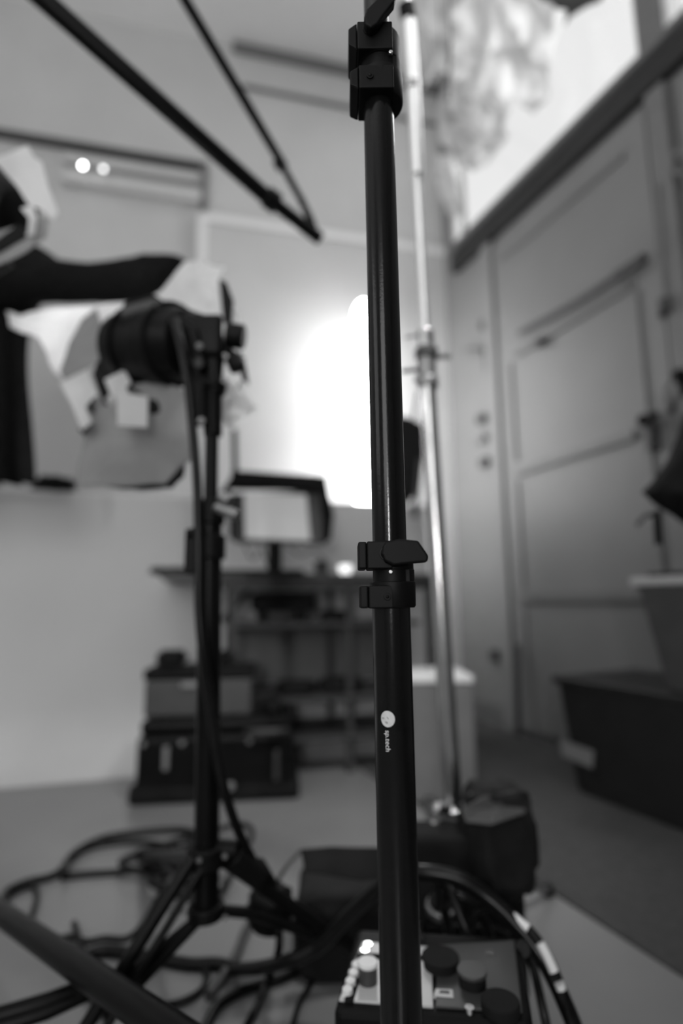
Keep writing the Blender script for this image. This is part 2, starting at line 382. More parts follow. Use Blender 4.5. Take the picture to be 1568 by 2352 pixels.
# ------------------------------------------------------------------ foreground light stand (in focus)
YM=.45
def cx(py): return 863+(922-863)*py/2352
top=P(cx(0),0,YM); bot=P(cx(2352),2352,YM)
ax=(top-bot).normalized()
foot=bot-ax*(bot.z/ax.z)
rootM=empty('light_stand', foot, 'black telescopic light stand in sharp focus in the foreground with small round white logo','light stand')
rootM['_local']=1
xl=Vector((1,0,0)); xl=(xl-ax*xl.dot(ax)).normalized(); yl=ax.cross(xl)
RM=Matrix((xl,yl,ax)).transposed()
rootM.rotation_euler=RM.to_euler()
def zl(py): return (P(cx(py),py,YM)-foot).dot(ax)
def mp(py): return px_m(P(cx(py),py,YM))
def dxl(px,py): return (px-cx(py))*mp(py)
RL=44.0*mp(1480); RMID=37.5*mp(900)*1.0; RU=28.3*mp(30)
def lt(name,p,m,z0,z1,r,par,seg=48): return tube(name,[(0,0,z0),(0,0,z1)],r,m,par,seg=seg)
lowt=lt('lower_tube',None,'anod',.10,zl(1380),RL,rootM)
lt('middle_tube',None,'anod',zl(1400),zl(235),RMID,rootM)
lt('upper_tube',None,'anod',zl(240),zl(-900),RU,rootM)
lowt['_local']=1
def zf(py): return (P(cx(py),py,YM-RL)-foot).dot(ax)
def mf(py): return px_m(P(cx(py),py,YM-RL))
def localbox(bm,x0,x1,y0,y1,z0,z1): return a_box(bm,((x0+x1)/2,(y0+y1)/2,(z0+z1)/2),(x1-x0,y1-y0,abs(z1-z0)))
def clampset(pyt, pyb, Rin, lever, upper):
    """collar round the tube, split block with two lugs at left, lever in front"""
    zt,zb=zl(pyt),zl(pyb); Hh=zt-zb; k=mp((pyt+pyb)/2); Ro=50*k
    X=lambda px: (px-cx((pyt+pyb)/2))*k
    # profile: lower cup, waist, upper ring
    col=empty_child=None
    bm=bmesh.new()
    prof=[(Rin*1.0,zb),(Ro*.97,zb),(Ro*1.03,zb+.03*Hh),(Ro*1.05,zb+.36*Hh),(Ro*1.04,zb+.385*Hh),(Ro*.89,zb+.39*Hh),(Ro*.89,zb+.57*Hh),(Ro*.98,zb+.575*Hh),(Ro*.98,zb+.97*Hh),(Ro*.92,zt),(Rin*1.0,zt)]
    n=48; rings=[]
    for r,z in prof:
        ring=[]
        for i in range(n):
            t_=2*math.pi*i/n; q=r
            if r<Ro*.9 and z>zb+.3*Hh and z<zt-.1*Hh and math.cos(t_)>.62: q=Ro*1.01
            ring.append(bm.verts.new((q*math.cos(t_)+(.0015 if r>Rin*1.02 else 0),q*math.sin(t_),z)))
        rings.append(ring)
    for A_,B_ in zip(rings,rings[1:]):
        for i in range(n): bm.faces.new((A_[i],A_[(i+1)%n],B_[(i+1)%n],B_[i]))
    c=link('collar',bm,'plastic',rootM,bevel=.0008); c['_local']=1
    yf=-Ro*1.04; yb_=Ro*.75
    xL=X(822 if not upper else 800)
    for (za,zb2,sx) in ((zt-.015*Hh,zt-.42*Hh,0),(zb+.33*Hh,zb+.0*Hh,2*k)):
        x0=xL+sx; x1=x0+19*k; x2=X(898)
        # outer plate
        bm=bmesh.new(); localbox(bm,x0,x1,yf+.001,yb_,zb2,za); 
        if upper:
            for v in bm.verts:
                if v.co.x<x0+1e-6: v.co.z += (-.22*(za-zb2) if v.co.z>(za+zb2)/2 else .18*(za-zb2))
        link('clamp_plate',bm,'plastic',c,smooth=False,bevel=.0014)
        bm=bmesh.new(); localbox(bm,x1+.7*k,x2,yf,yb_,zb2-.0002,za+.0002); link('clamp_lug',bm,'plastic',c,smooth=False,bevel=.0012)
    # bolts
    zc=zb+.165*Hh
    xb=X(884) if not upper else X(846)
    tube('screw_head',[(xb,yf+.001,zc),(xb,yf-.0012,zc)],8*k,'plastic',c,seg=24,bevel=.0003)
    tube('screw_head',[(xb,yf-.0008,zc),(xb,yf-.0016,zc)],4*k,'black',c,seg=6)
    zc2=zb+.53*Hh
    tube('rivet',[(X(893),-Ro*.90,zc2),(X(893),-Ro*1.03,zc2)],4.5*k,'steel',c,seg=16,bevel=.0004)
    # waist strap
    # lever
    lv=bmesh.new(); pts=[Vector((dxl(px,py),yf-.0005,zl(py))) for px,py in lever]
    a_prism(lv,pts[::-1],Vector((0,-.0085,0)))
    l=link('lever',lv,'plastic',c,smooth=False,bevel=.0016)
    px,py=(884,1275) if not upper else (848,118)
    q=(dxl(px,py),0,zl(py))
    tube('lever_hub',[(q[0],yf+.0005,q[2]),(q[0],yf-.0065,q[2])],14*k,'plastic',c,seg=32,bevel=.0008)
    tube('hub_washer',[(q[0],yf+.0002,q[2]),(q[0],yf-.0010,q[2])],17*k,'black',c,seg=32,bevel=.0003)
clampset(1246,1396,RMID,[(874,1262),(880,1252),(908,1246),(950,1250),(973,1284),(970,1297),(925,1300),(898,1303),(878,1294),(872,1278)],False)
clampset(98,247,RU,[(833,112),(838,95),(858,76),(878,54),(898,40),(906,48),(903,66),(899,80),(880,103),(862,128),(848,137),(838,130)],True)
# logo and wording on the lower tube
def wrap(bm, r, zoff, xoff):
    for v in bm.verts:
        a=(v.co.x+xoff)/r; d=v.co.y
        v.co=Vector((r*math.sin(a)*1.0+0,-(r+d)*math.cos(a),v.co.z+zoff))
LZ=zf(1652); k=mf(1652); LX=math.asin(max(-1,min(1,(886-cx(1652))*k/RL)))*RL
bm=bmesh.new(); bmesh.ops.create_grid(bm,x_segments=14,y_segments=14,size=1)
for v in bm.verts:
    x,y=v.co.x,v.co.y; u=x*math.sqrt(1-y*y/2); w_=y*math.sqrt(1-x*x/2); v.co=Vector((u*17.2*k,.0002,w_*18*k))
wrap(bm,RL,LZ,LX); disc=link('logo_disc',bm,'decal',lowt); disc['_local']=1
def text(s,size,zoff,xoff,m,par,rot,name,off=.0003,font_scale=1.0):
    cu=bpy.data.curves.new('t','FONT'); cu.body=s; cu.size=size; cu.offset=.0
    cu.resolution_u=4
    ob=bpy.data.objects.new('t',cu); C.objects.link(ob)
    dg=bpy.context.evaluated_depsgraph_get(); me=bpy.data.meshes.new_from_object(ob.evaluated_get(dg))
    bm=bmesh.new(); bm.from_mesh(me); bpy.data.objects.remove(ob); bpy.data.meshes.remove(me)
    xs=[v.co.x for v in bm.verts]; mx_=(min(xs)+max(xs))/2
    for v in bm.verts:
        x,y=v.co.x-mx_,v.co.y-size*.25
        X_=x*math.cos(rot)-y*math.sin(rot); Z_=x*math.sin(rot)+y*math.cos(rot)
        v.co=Vector((X_,off,Z_))
    wrap(bm,RL,zoff,xoff)
    return link(name,bm,m,par,smooth=False)
def lx(px,py): return math.asin(max(-1,min(1,(px-cx(py))*mf(py)/RL)))*RL
text('sp.tech',16.6*k,zf(1703),lx(885.5,1703),'ink',lowt,-math.pi/2,'lettering',.0002)
text('s',10.5*k,zf(1651),lx(876.5,1650),'inkb',lowt,-math.pi/2,'logo_mark',.0004)
text('p',10.5*k,zf(1661),lx(884.5,1661),'inkb',lowt,-math.pi/2,'logo_mark',.0004)
bm=bmesh.new(); vs=[]
for i in range(6):
    t_=i/5; x=884.5+3.2*math.sin(t_*1.5)*1.0; y=1647.5+4.5*t_
    vs.append((bm.verts.new((0,0.0004,0)),bm.verts.new((0,.0004,0)),x,y))
pp=None
for A_,B_,x,y in vs:
    for v,dd in ((A_,-.75),(B_,.75)):
        v.co=Vector(((x+dd-886)*k,.0004,(1652-y)*k))
    if pp: bm.faces.new((pp[0],pp[1],B_,A_))
    pp=(A_,B_)
wrap(bm,RL,LZ,LX); link('logo_mark',bm,'inkb',lowt,smooth=False)
# hub and legs of the stand (below the frame, one leg reaches back to the lower left)
tube('leg_collar',[(0,0,.215),(0,0,.262)],RL*1.5,'plastic',rootM,seg=32,bevel=.002)
tube('leg_collar',[(0,0,.24),(0,0,.28)],RL*1.5,'plastic',rootM,seg=32,bevel=.002) if False else None
def toL(p): return RM.transposed()@(Vector(p)-foot)
def mainleg(end, mid):
    e=toL(end); d=Vector((e.x,e.y,0)).normalized()
    tube('leg',[d*.02+Vector((0,0,.25)),e],.018,'black',rootM,seg=20)
    tube('leg_tip',[e-(d*.02),e+d*.03],.018,'plastic',rootM,seg=16)
dl=G(-150,2010); mainleg(Vector((dl.x,dl.y,.016)),None)
mainleg(Vector((.62,-.55,.016)),None); mainleg(Vector((-.55,-.7,.016)),None)
# ------------------------------------------------------------------ left light stand with lamp
YS=.95
stand=empty('light_stand', G(468,2352-40)*0+Vector((P(472,2100,YS).x,YS,0)), 'black light stand at left carrying the paper-wrapped lamp','light stand')
def T(name,pts,r,m,par,**k): return tube(name,[P(*p) for p in pts],r,m,par,**k)
K=YS/1300
T('lower_tube',[(483,1200,YS),(473,2100,YS)],.0195,'black',stand)
T('upper_tube',[(488,900,YS),(483,1210,YS)],.0120,'black',stand)
T('upper_tube',[(489,840,YS),(489,1000,YS)],.0165,'black',stand)
T('collar',[(484,1150,YS),(483,1205,YS)],.024,'plastic',stand,bevel=.003)
T('collar',[(483,1230,YS),(482,1285,YS)],.026,'plastic',stand,bevel=.003)
T('tension_knob',[(495,1165,YS-.02),(545,1185,YS-.03)],.0095,'alu',stand,bevel=.002)
T('tension_knob',[(505,1140,YS-.02),(527,1152,YS-.025)],.010,'alu',stand,bevel=.002)
T('tension_knob',[(475,1215,YS-.02),(428,1226,YS-.02)],.0075,'plastic',stand,bevel=.002)
box('clamp_block',P(440,1272,YS),(.018,.03,.07),'plastic',stand,bevel=.004)
T('collar',[(474,1940,YS),(474,1990,YS)],.030,'plastic',stand,bevel=.004)
T('collar',[(473,2075,YS),(473,2108,YS)],.028,'plastic',stand,bevel=.004)
# legs : pairs of flat rails
def legset(hub, end, mid, wdt=.010):
    tube('leg',[hub,end],wdt,'black',stand)
    tube('leg_brace',[P(473,2095,YS),mid],.008,'black',stand)
    tube('rubber_foot',[end+Vector((0,0,.004)),end+Vector((0,0,-.002))],.016,'plastic',stand)
legL=G(70,2560,.01); hubp=P(470,1965,YS)
legset(P(445,1968,YS-.02),legL,hubp.lerp(legL,.55))
legset(P(458,1975,YS-.02)+Vector((.012,0,0)),legL+Vector((.03,0,0)),hubp.lerp(legL,.62)+Vector((.02,0,0)),.006)
legR=G(905,2245,.01)
tube('leg',[P(500,1965,YS),legR+Vector((0,0,.0))],.011,'black',stand)
tube('leg_brace',[P(480,2088,YS),P(600,2100,YS+.03).lerp(P(560,2095,YS),.5),hubp.lerp(legR,.72)],.0085,'black',stand)
tube('rubber_foot',[legR+Vector((0,0,.012)),legR+Vector((0,0,-.004))],.018,'plastic',stand)
legB=G(330,1965,.01)
tube('leg',[P(455,1965,YS+.02),legB],.011,'black',stand)
tube('leg_brace',[P(468,2090,YS+.01),hubp.lerp(legB,.6)],.008,'black',stand)
tube('rubber_foot',[legB+Vector((0,0,.012)),legB+Vector((0,0,-.004))],.018,'plastic',stand)
T('leg_lock',[(535,1965,YS+.0),(600,2020,YS+.02)],.018,'plastic',stand,bevel=.003)
T('leg_lock',[(495,1950,YS),(545,1955,YS)],.014,'plastic',stand,bevel=.003)
for x,y in ((457,1976),(516,1967),(517,2108)): T('rivet',[(x,y,YS-.035),(x,y,YS-.042)],.004,'dgrey',stand,seg=10)
# lamp head
lc=P(350,795,1.02)
lamp=empty('studio_lamp', lc, 'black studio lamp head wrapped in paper on the left stand','lamp')
axd=(P(235,800,1.12)-P(440,790,.98)).normalized()
def lathe(name,o,d,prof,m,par,seg=36):
    bm=bmesh.new(); x,y=frame(d); rings=[]
    for s,r in prof: rings.append([bm.verts.new(o+d*s+(x*math.cos(2*math.pi*i/seg)+y*math.sin(2*math.pi*i/seg))*max(r,1e-4)) for i in range(seg)])
    for A_,B_ in zip(rings,rings[1:]):
        for i in range(seg): bm.faces.new((A_[i],A_[(i+1)%seg],B_[(i+1)%seg],B_[i]))
    return link(name,bm,m,par,bevel=.002)
o0=P(445,790,.98)
lathe('housing',o0,axd,[(0,0),(0,.045),(.01,.062),(.05,.070),(.055,.076),(.10,.076),(.105,.070),(.15,.072),(.20,.066),(.205,.060),(.205,0)],'black',lamp)
for s in (.05,.15): lathe('cooling_ring',o0,axd,[(s,.064),(s,.079),(s+.004,.079),(s+.004,.064)],'matte',lamp)
vt=P(340,722,.99)
box('vent_cover',vt,(.085,.06,.028),'dgrey',lamp,rz=-.4,bevel=.010)
box('vent_cover',vt+Vector((0,.0,.014)),(.075,.055,.012),'matte',lamp,rz=-.4,bevel=.005)
T('yoke',[(425,740,.93),(455,735,.93),(492,750,.94),(500,800,.94),(495,860,.95)],.013,'black',lamp,flat=1)
T('yoke',[(400,740,.92),(440,760,.91),(470,850,.93)],.012,'black',lamp)
box('mount_block',P(470,780,.94),(.07,.05,.075),'black',lamp,bevel=.008)
box('mount_block',P(478,850,.95),(.045,.045,.075),'black',lamp,bevel=.006)
T('tilt_knob',[(520,770,.94),(562,775,.94)],.022,'plastic',lamp,bevel=.005)
T('tilt_knob',[(535,820,.93),(548,850,.93)],.015,'plastic',lamp,bevel=.004)
T('tilt_knob',[(500,790,.94),(560,830,.95)],.007,'black',lamp)
T('tilt_knob',[(456,835,.905),(456,835,.89)],.008,'dgrey',lamp,bevel=.002)
T('tilt_knob',[(458,795,.905),(458,795,.895)],.006,'grey',lamp,bevel=.002)
T('spigot',[(462,880,.93),(462,975,.93)],.015,'black',lamp,bevel=.003)
T('spigot',[(462,968,.915),(462,968,.905)],.007,'alu',lamp,bevel=.002)
T('spigot',[(500,880,.95),(495,905,.95)],.017,'black',lamp,bevel=.003)
def flap(pts,th=.004,m='matte'):
    bm=bmesh.new(); a_prism(bm,[P(*p) for p in pts],Vector((0,th,0))); return link('barn_door',bm,m,lamp,smooth=False,bevel=.001)
flap([(503,640,1.08),(520,648,1.07),(536,690,1.06),(530,760,1.04),(514,755,1.05)])
flap([(548,800,1.04),(563,830,1.04),(572,885,1.05),(555,870,1.05)])
flap([(225,820,1.12),(295,845,1.1),(285,870,1.1),(240,915,1.1),(250,930,1.1),(236,930,1.1),(212,860,1.12)])
flap([(290,800,1.08),(330,845,1.06),(345,895,1.05),(320,905,1.05),(288,892,1.06)])
flap([(340,915,1.04),(395,925,1.03),(385,948,1.03),(342,950,1.04)])
flap([(200,925,1.1),(225,910,1.1),(218,950,1.1),(205,945,1.1)])
flap([(178,985,1.1),(205,975,1.1),(192,1000,1.1)])
flap([(228,760,1.13),(260,755,1.12),(300,760,1.08),(300,860,1.08),(240,870,1.12),(226,800,1.13)])
# papers round the lamp
def S(lbl,pts,m='paper',amp=.012,freq=9,seed=0,name='diffusion_sheet',grp='papers clipped round the left lamp'):
    return tag(sheet(name,[P(*p) for p in pts],m,amp,freq,seed=seed),lbl,'paper sheet',grp)
S('bright white crumpled paper standing up behind the top of the lamp',[(320,700,1.10),(380,655,1.12),(425,605,1.14),(447,600,1.15),(458,580,1.15),(472,600,1.13),(492,607,1.14),(514,607,1.13),(501,650,1.10),(508,710,1.07),(518,780,1.05),(440,770,1.08),(360,745,1.10)],seed=1,amp=.014,freq=14)
S('long pale paper spreading left from the lamp with a pointed end',[(12,712,1.30),(40,722,1.28),(130,705,1.24),(250,692,1.2),(340,685,1.16),(420,690,1.12),(330,740,1.14),(235,770,1.16),(160,800,1.2),(140,868,1.2),(118,850,1.21),(88,775,1.24),(60,768,1.26),(22,750,1.3)],seed=2,amp=.018)
S('grey paper flap below the long pale paper beside the lamp mouth',[(222,705,1.16),(232,745,1.15),(228,830,1.12),(148,872,1.14),(135,850,1.15),(160,790,1.16),(190,735,1.17)],m='greypaper',seed=3,amp=.008)
S('large grey paper hanging down under the lamp in front of the half wall',[(205,900,1.10),(245,935,1.09),(300,890,1.07),(345,880,1.05),(432,900,1.02),(442,985,1.02),(440,1058,1.02),(412,1075,1.03),(378,1112,1.04),(320,1115,1.06),(200,1116,1.08),(172,1118,1.10),(186,1010,1.11)],m='greypaper',seed=4,amp=.022,freq=6)
S('square white paper tab taped below the lamp mouth',[(268,908,1.0),(300,905,1.0),(340,912,1.0),(338,982,1.0),(270,978,1.0)],seed=5,amp=.004)
S('slanted white paper tab at lower left of the lamp',[(138,880,1.08),(200,850,1.07),(222,905,1.06),(195,935,1.07),(212,970,1.07),(190,990,1.08),(165,930,1.08)],seed=6,amp=.006)
S('small white paper tab between the barn doors of the lamp',[(240,872,1.04),(285,848,1.03),(302,880,1.03),(290,890,1.03),(298,910,1.03),(256,912,1.04)],seed=7,amp=.004)
S('crumpled white paper right of the left lamp stand',[(515,865,1.02),(540,885,1.0),(550,865,1.0),(562,905,1.01),(590,938,1.02),(552,962,1.02),(522,985,1.02),(507,960,1.02)],seed=8,amp=.016,freq=22)
S('narrow white paper edge showing behind the tilt knob',[(530,700,1.08),(545,720,1.08),(560,800,1.07),(545,800,1.07),(520,760,1.08)],seed=9,amp=.004)
# black stuff under the papers
tag(sheet('black_wrap',[P(*p) for p in ((205,1112,1.14),(240,1104,1.13),(300,1100,1.12),(345,1108,1.11),(385,1100,1.1),(405,1072,1.09),(425,1065,1.09),(418,1095,1.09),(395,1122,1.1),(320,1125,1.11),(260,1120,1.13))],'matte',.012,18,seed=3),'crumpled black foil along the lower edge of the hanging grey paper','foil')
ll=bpy.data.lights.new('studio_lamp_beam','POINT'); ll.energy=1.6; ll.shadow_soft_size=.03
lo=bpy.data.objects.new('studio_lamp_beam',ll); C.objects.link(lo); lo.location=P(205,770,1.32)
# ------------------------------------------------------------------ second lamp at the left edge
l2=empty('studio_lamp', P(-10,470,1.05),'black lamp head with white paper cut off by the left edge, above the cloth','lamp')
d2=(P(-160,420,1.1)-P(20,480,1.05)).normalized()
lathe('housing',P(52,500,1.05),d2,[(0,0),(.0,.03),(.01,.05),(.05,.068),(.12,.078),(.2,.078),(.2,0)],'black',l2)
lathe('cooling_ring',P(52,500,1.05),d2,[(.09,.076),(.09,.084),(.1,.084),(.1,.076)],'matte',l2)
flap2=bmesh.new(); a_prism(flap2,[P(*p) for p in ((-20,560,1.0),(40,515,1.0),(66,530,1.0),(60,548,1.0),(30,560,1.0),(-20,590,1.0))],Vector((0,.004,0))); link('barn_door',flap2,'matte',l2,smooth=False)
S2=dict(grp='papers clipped round the lamp at the left edge')
S('pale paper strip standing above the lamp at the left edge',[(-20,368,1.0),(30,345,1.0),(62,330,1.0),(78,360,1.0),(95,370,1.0),(112,430,1.0),(135,490,1.0),(122,508,1.0),(95,480,1.0),(65,470,1.0),(40,430,1.0),(0,385,1.0)],seed=11,amp=.006,**S2)
S('thin pale paper strip hanging at the mouth of the left edge lamp',[(48,478,.99),(75,470,.99),(85,500,.99),(80,540,.99),(62,540,.99),(66,500,.99)],seed=12,amp=.003,**S2)
S('grey paper flap slanting under the lamp at the left edge',[(-20,535,1.0),(30,520,1.0),(60,535,1.0),(85,545,1.0),(95,500,1.0),(116,505,1.0),(108,545,1.0),(60,578,1.0),(-20,618,1.0)],m='greypaper',seed=13,amp=.007,**S2)
T('clamp_arm',[(20,600,1.1),(-40,640,1.1),(-60,1000,1.1)],.012,'black',l2)
# draped black cloth: roll over a pole and folds hanging to the half wall
bm=bmesh.new()
L=smoothline([P(-160,620,1.9),P(-40,640,1.85),P(60,630,1.8),P(120,645,1.75),P(210,650,1.7),P(300,645,1.65),P(350,630,1.62),P(400,608,1.6),P(428,603,1.6)],6)
rs=[]
key=[80,82,70,48,42,48,45,22,5]
for i in range(len(L)):
    u=i/(len(L)-1)*(len(key)-1); j=min(int(u),len(key)-2); f=u-j; rs.append((key[j]*(1-f)+key[j+1]*f)*px_m(L[i]))
a_tube(bm,L,rs,28)
for v in bm.verts: v.co += Vector((0,1,.6))*noise.noise(v.co*9)*.014
nx,nz=70,26; grid=[]
for i in range(nx+1):
    row=[]
    for j in range(nz+1):
        u=i/nx; t_=j/nz
        pxl=-230+(72+230)*u - 3*math.sin(t_*4); 
        if t_<.25: pxl+= (1-t_/.25)**2*25*u
        yy=690+(1112-690)*t_
        p=P(pxl,yy,1.86); p.y+=.035*math.sin(u*38+2.5*noise.noise(Vector((u*4,t_*1.5,0))))*(.4+.6*t_)
        row.append(bm.verts.new(p))
    grid.append(row)
for i in range(nx):
    for j in range(nz): bm.faces.new((grid[i][j],grid[i+1][j],grid[i+1][j+1],grid[i][j+1]))
tag(link('blackout_cloth',bm,'cloth',solid=.004),'black cloth bunched along a bar and hanging in folds at the left edge','cloth')
# things lying on the half wall
for i,(x,y,s,l) in enumerate(((125,1090,(.16,.07,.07),'dark crumpled cloth bundle on the half wall beside the hanging cloth'),)):
    p=P(x,1096,2.40); p.z=hz_+s[2]/2-.006
    tag(blob('cloth_bundle',p,s,'bag',amp=.5,freq=2.5,seed=i),l,'cloth bundle')
# ------------------------------------------------------------------ boom poles above
bo=empty('boom_arm', P(90,0,.95), 'long black slanting boom pole with brace rod and pale rubber tip at upper left','boom arm')
T('pole',[(-190,-250,.86),(90,-10,.93),(620,460,1.28)],.0195,'black',bo)
T('pole',[(600,443,1.27),(735,549,1.36)],.0165,'black',bo)
T('joint_collar',[(610,450,1.27),(637,470,1.29)],.026,'plastic',bo,bevel=.003)
T('brace_rod',[(340,-160,1.0),(425,0,1.05),(650,380,1.28)],.0115,'black',bo)
T('brace_rod',[(645,375,1.275),(695,465,1.33),(718,510,1.35)],.0092,'black',bo)
T('joint_collar',[(637,365,1.27),(650,388,1.28)],.016,'plastic',bo,bevel=.002)
T('joint_collar',[(690,455,1.325),(698,475,1.333)],.010,'plastic',bo,bevel=.002)
T('joint_collar',[(700,480,1.335),(722,525,1.35)],.010,'plastic',bo,bevel=.002)
T('rubber_tip',[(722,545,1.36),(736,556,1.365)],.012,'white',bo,bevel=.003)
T('highlight_strip',[(280,150,1.045),(600,430,1.255)],.0022,'alu',bo) if False else None
# ------------------------------------------------------------------ chrome stand at right
YC=1.12
cs=empty('chrome_stand', Vector((P(1046,1900,YC).x,YC,0)),'shiny chrome stand behind the black foreground stand, with sandbag on its base','light stand')
T('riser_tube',[(935,20,.95),(948,200,.98),(958,400,1.03)],.0135,'satin',cs,seg=24)
T('riser_tube',[(956,380,1.03),(967,580,1.08),(977,770,YC)],.0105,'satin',cs,seg=24)
T('end_cap',[(932,12,.945),(937,42,.952)],.0155,'matte',cs)
T('upper_tube',[(935,-300,.92),(934,15,.95)],.010,'satin',cs,seg=24)
T('joint_ring',[(944,188,.978),(945,206,.98)],.0155,'steel',cs,bevel=.003)
T('lower_tube',[(981,880,YC),(1012,1400,YC),(1042,1880,YC)],.0170,'chrome',cs,seg=32)
T('grip_head',[(976,760,YC),(979,800,YC)],.017,'chrome',cs,bevel=.003)
T('grip_head',[(979,812,YC),(980,870,YC)],.020,'alu',cs,bevel=.003)
T('grip_head',[(979,800,YC),(979,826,YC)],.024,'dgrey',cs,bevel=.004)
T('grip_head',[(982,868,YC),(983,892,YC)],.022,'alu',cs,bevel=.004)
T('wing_screw',[(968,808,YC),(958,800,YC)],.014,'alu',cs,bevel=.003)
T('wing_screw',[(968,872,YC),(958,880,YC)],.013,'grey',cs,bevel=.003)
T('wing_screw',[(930,775,YC),(966,768,YC)],.0035,'alu',cs)
T('wing_screw',[(922,853,YC),(964,848,YC)],.0045,'dgrey',cs)
T('arm',[(985,820,YC),(1030,818,YC+.12)],.0065,'alu',cs)
T('base_hub',[(1041,1860,YC),(1044,1960,YC)],.024,'alu',cs,bevel=.003)
T('base_hub',[(1041,1850,YC),(1041,1866,YC)],.030,'steel',cs,bevel=.003)
T('base_hub',[(1043,1895,YC),(1043,1912,YC)],.030,'steel',cs,bevel=.003)
for p,q in (((1020,1900),(990,1900)),((1030,1858),(1000,1856)),((1055,1905),(1080,1915))):
    T('base_knob',[(p[0],p[1],YC-.02),(q[0],q[1],YC-.03)],.010,'steel',cs,bevel=.002)
hub=P(1043,1905,YC)
for (x,y) in ((1258,2045),(1010,2110),(985,1840)):
    e=G(x,y,.013); mid=hub.lerp(e,.25); mid.z+=.02; 
    tube('leg',smoothline([hub,mid,hub.lerp(e,.75)-Vector((0,0,.01)),e],5),.009,'alu',cs)
    tube('rubber_foot',[e+Vector((0,0,.01)),e-Vector((0,0,.008))],.013,'plastic',cs)
# sandbags
def sandbag(name,label,c,s,rz,strap=True,amp=.12,seed=0,power=.55):
    o=blob(name,c,s,'bag',amp=amp,rz=rz,seed=seed,power=power); tag(o,label,'sandbag')
    return o
c=P(1140,1925,1.05)
o=sandbag('sandbag','black sandbag slung over the base of the chrome stand',c,(.112,.11,.18),.25,seed=2,amp=.16)
tube('handle',smoothline([P(1065,1850,1.05),P(1085,1828,1.04),P(1110,1822,1.04),P(1150,1822,1.04),P(1195,1830,1.05)],5),.006,'alu',o)
fl=sheet('flap',[P(*p) for p in ((1060,1860,.99),(1110,1830,1.0),(1190,1815,1.02),(1216,1835,1.03),(1205,1870,1.0),(1130,1895,.97),(1070,1890,.98))],'dgrey',.006,12,parent=o,solid=.004)
c=P(830,2062,1.12); 
b0=empty('equipment_bag',Vector((c.x,c.y,0)),'boxy black soft equipment bag on the floor behind the foreground stand','bag')
bx=blob('body',(c.x+.01,1.17,.068),(.262,.2,.136),'bag',b0,amp=.05,power=.3,seed=6)
sheet('flap',[P(*p) for p in ((690,1952,1.08),(760,1946,1.08),(870,1944,1.08),(960,1950,1.08),(965,2010,1.05),(830,2020,1.05),(700,2000,1.05))],'matte',.006,8,parent=b0,solid=.005)
tube('strap',smoothline([P(690,1955,1.06),P(655,1995,1.05),P(632,2040,1.05),P(650,2080,1.05),P(700,2110,1.06)],6),.006,'dgrey',b0,flat=.4)
# ------------------------------------------------------------------ desk, monitor, shelf things
YD=2.15
dz=P(600,1322,YD).z
L0=P(368,1320,YD-.05); R0p=P(1010,1320,YD+.22)
dd=(R0p-L0); dd.z=0; DA=math.atan2(dd.y,dd.x); dlen=dd.length; dctr=(L0+R0p)/2
dn=Vector((-math.sin(DA),math.cos(DA),0)); du=Vector((math.cos(DA),math.sin(DA),0))
desk=empty('desk_cart',Vector((dctr.x,dctr.y,0)),'dark trolley desk carrying the hooded monitor in front of the half wall','desk')
DEP=.40
cen=lambda s,t,z: Vector((L0.x,L0.y,0))+du*s+dn*t+Vector((0,0,z))
box('desk_top',cen(dlen/2,DEP/2,dz),(dlen,DEP,.022),'board',desk,rz=DA,bevel=.004)
box('front_rail',cen(dlen/2+.1,.02,dz-.032),(dlen-.25,.02,.04),'dgrey',desk,rz=DA)
zs1=P(650,1432,YD).z; zs2=P(650,1612,YD).z
for z in (zs1,zs2): box('shelf',cen(dlen/2+.08,DEP/2,z-.01),(dlen-.34,DEP-.02,.018),'dgrey',desk,rz=DA)
box('shelf',cen(dlen/2+.08,DEP/2,.13),(dlen-.34,DEP-.02,.018),'dgrey',desk,rz=DA)
for s in (.27,.27+0): pass
xr=(P(806,1450,YD+.12)-L0).dot(du)
for s,t in ((.27,.03),(.27,DEP-.03),(xr,.03),(xr,DEP-.03),(dlen-.04,.03),(dlen-.04,DEP-.03)):
    box('leg',cen(s,t,dz/2-.006),(.025,.025,dz-.012),'dgrey',desk,rz=DA)
# grey cloth panel at the back of the shelf
box('back_panel',cen(dlen/2+.08,DEP-.005,(zs1+zs2)/2-.01),(dlen-.36,.006,zs1-zs2-.03),'grey',desk,rz=DA)
# monitor
YO=2.12
mon=empty('monitor',Vector((P(628,1310,YO+.05).x,YO+.1,dz+.011)),'hooded monitor with a pale grey screen standing on the desk cart','monitor')
def prism(name,pts,dv,m,par,bevel=.003):
    bm=bmesh.new(); a_prism(bm,[P(*p) for p in pts],Vector(dv)); return link(name,bm,m,par,smooth=False,bevel=bevel)
prism('housing',[(530,1135,YO),(748,1125,YO+.05),(742,1250,YO+.05),(534,1245,YO)],(0.01,.05,0),'dgrey',mon)
prism('screen',[(560,1132,YO-.004),(703,1136,YO+.022),(713,1242,YO+.024),(563,1236,YO-.004)],(0,.003,0),'screen',mon,0)
prism('hood_top',[(532,1083,YO-.10),(748,1097,YO-.06),(754,1130,YO+.05),(530,1126,YO)],(0,.0,.006),'matte',mon,.002)
prism('hood_front',[(530,1084,YO-.10),(749,1096,YO-.06),(750,1122,YO-.06),(560,1112,YO-.10),(528,1110,YO-.10)],(0,.006,0),'matte',mon,.002)
prism('hood_side',[(734,1120,YO-.06),(750,1118,YO-.06),(764,1180,YO+.04),(758,1240,YO+.05),(738,1250,YO+.04)],(0.004,.006,0),'matte',mon,.002)
prism('hood_side',[(524,1135,YO-.06),(534,1130,YO-.06),(536,1240,YO),(526,1235,YO-.03)],(0,.006,0),'dgrey',mon,.002)
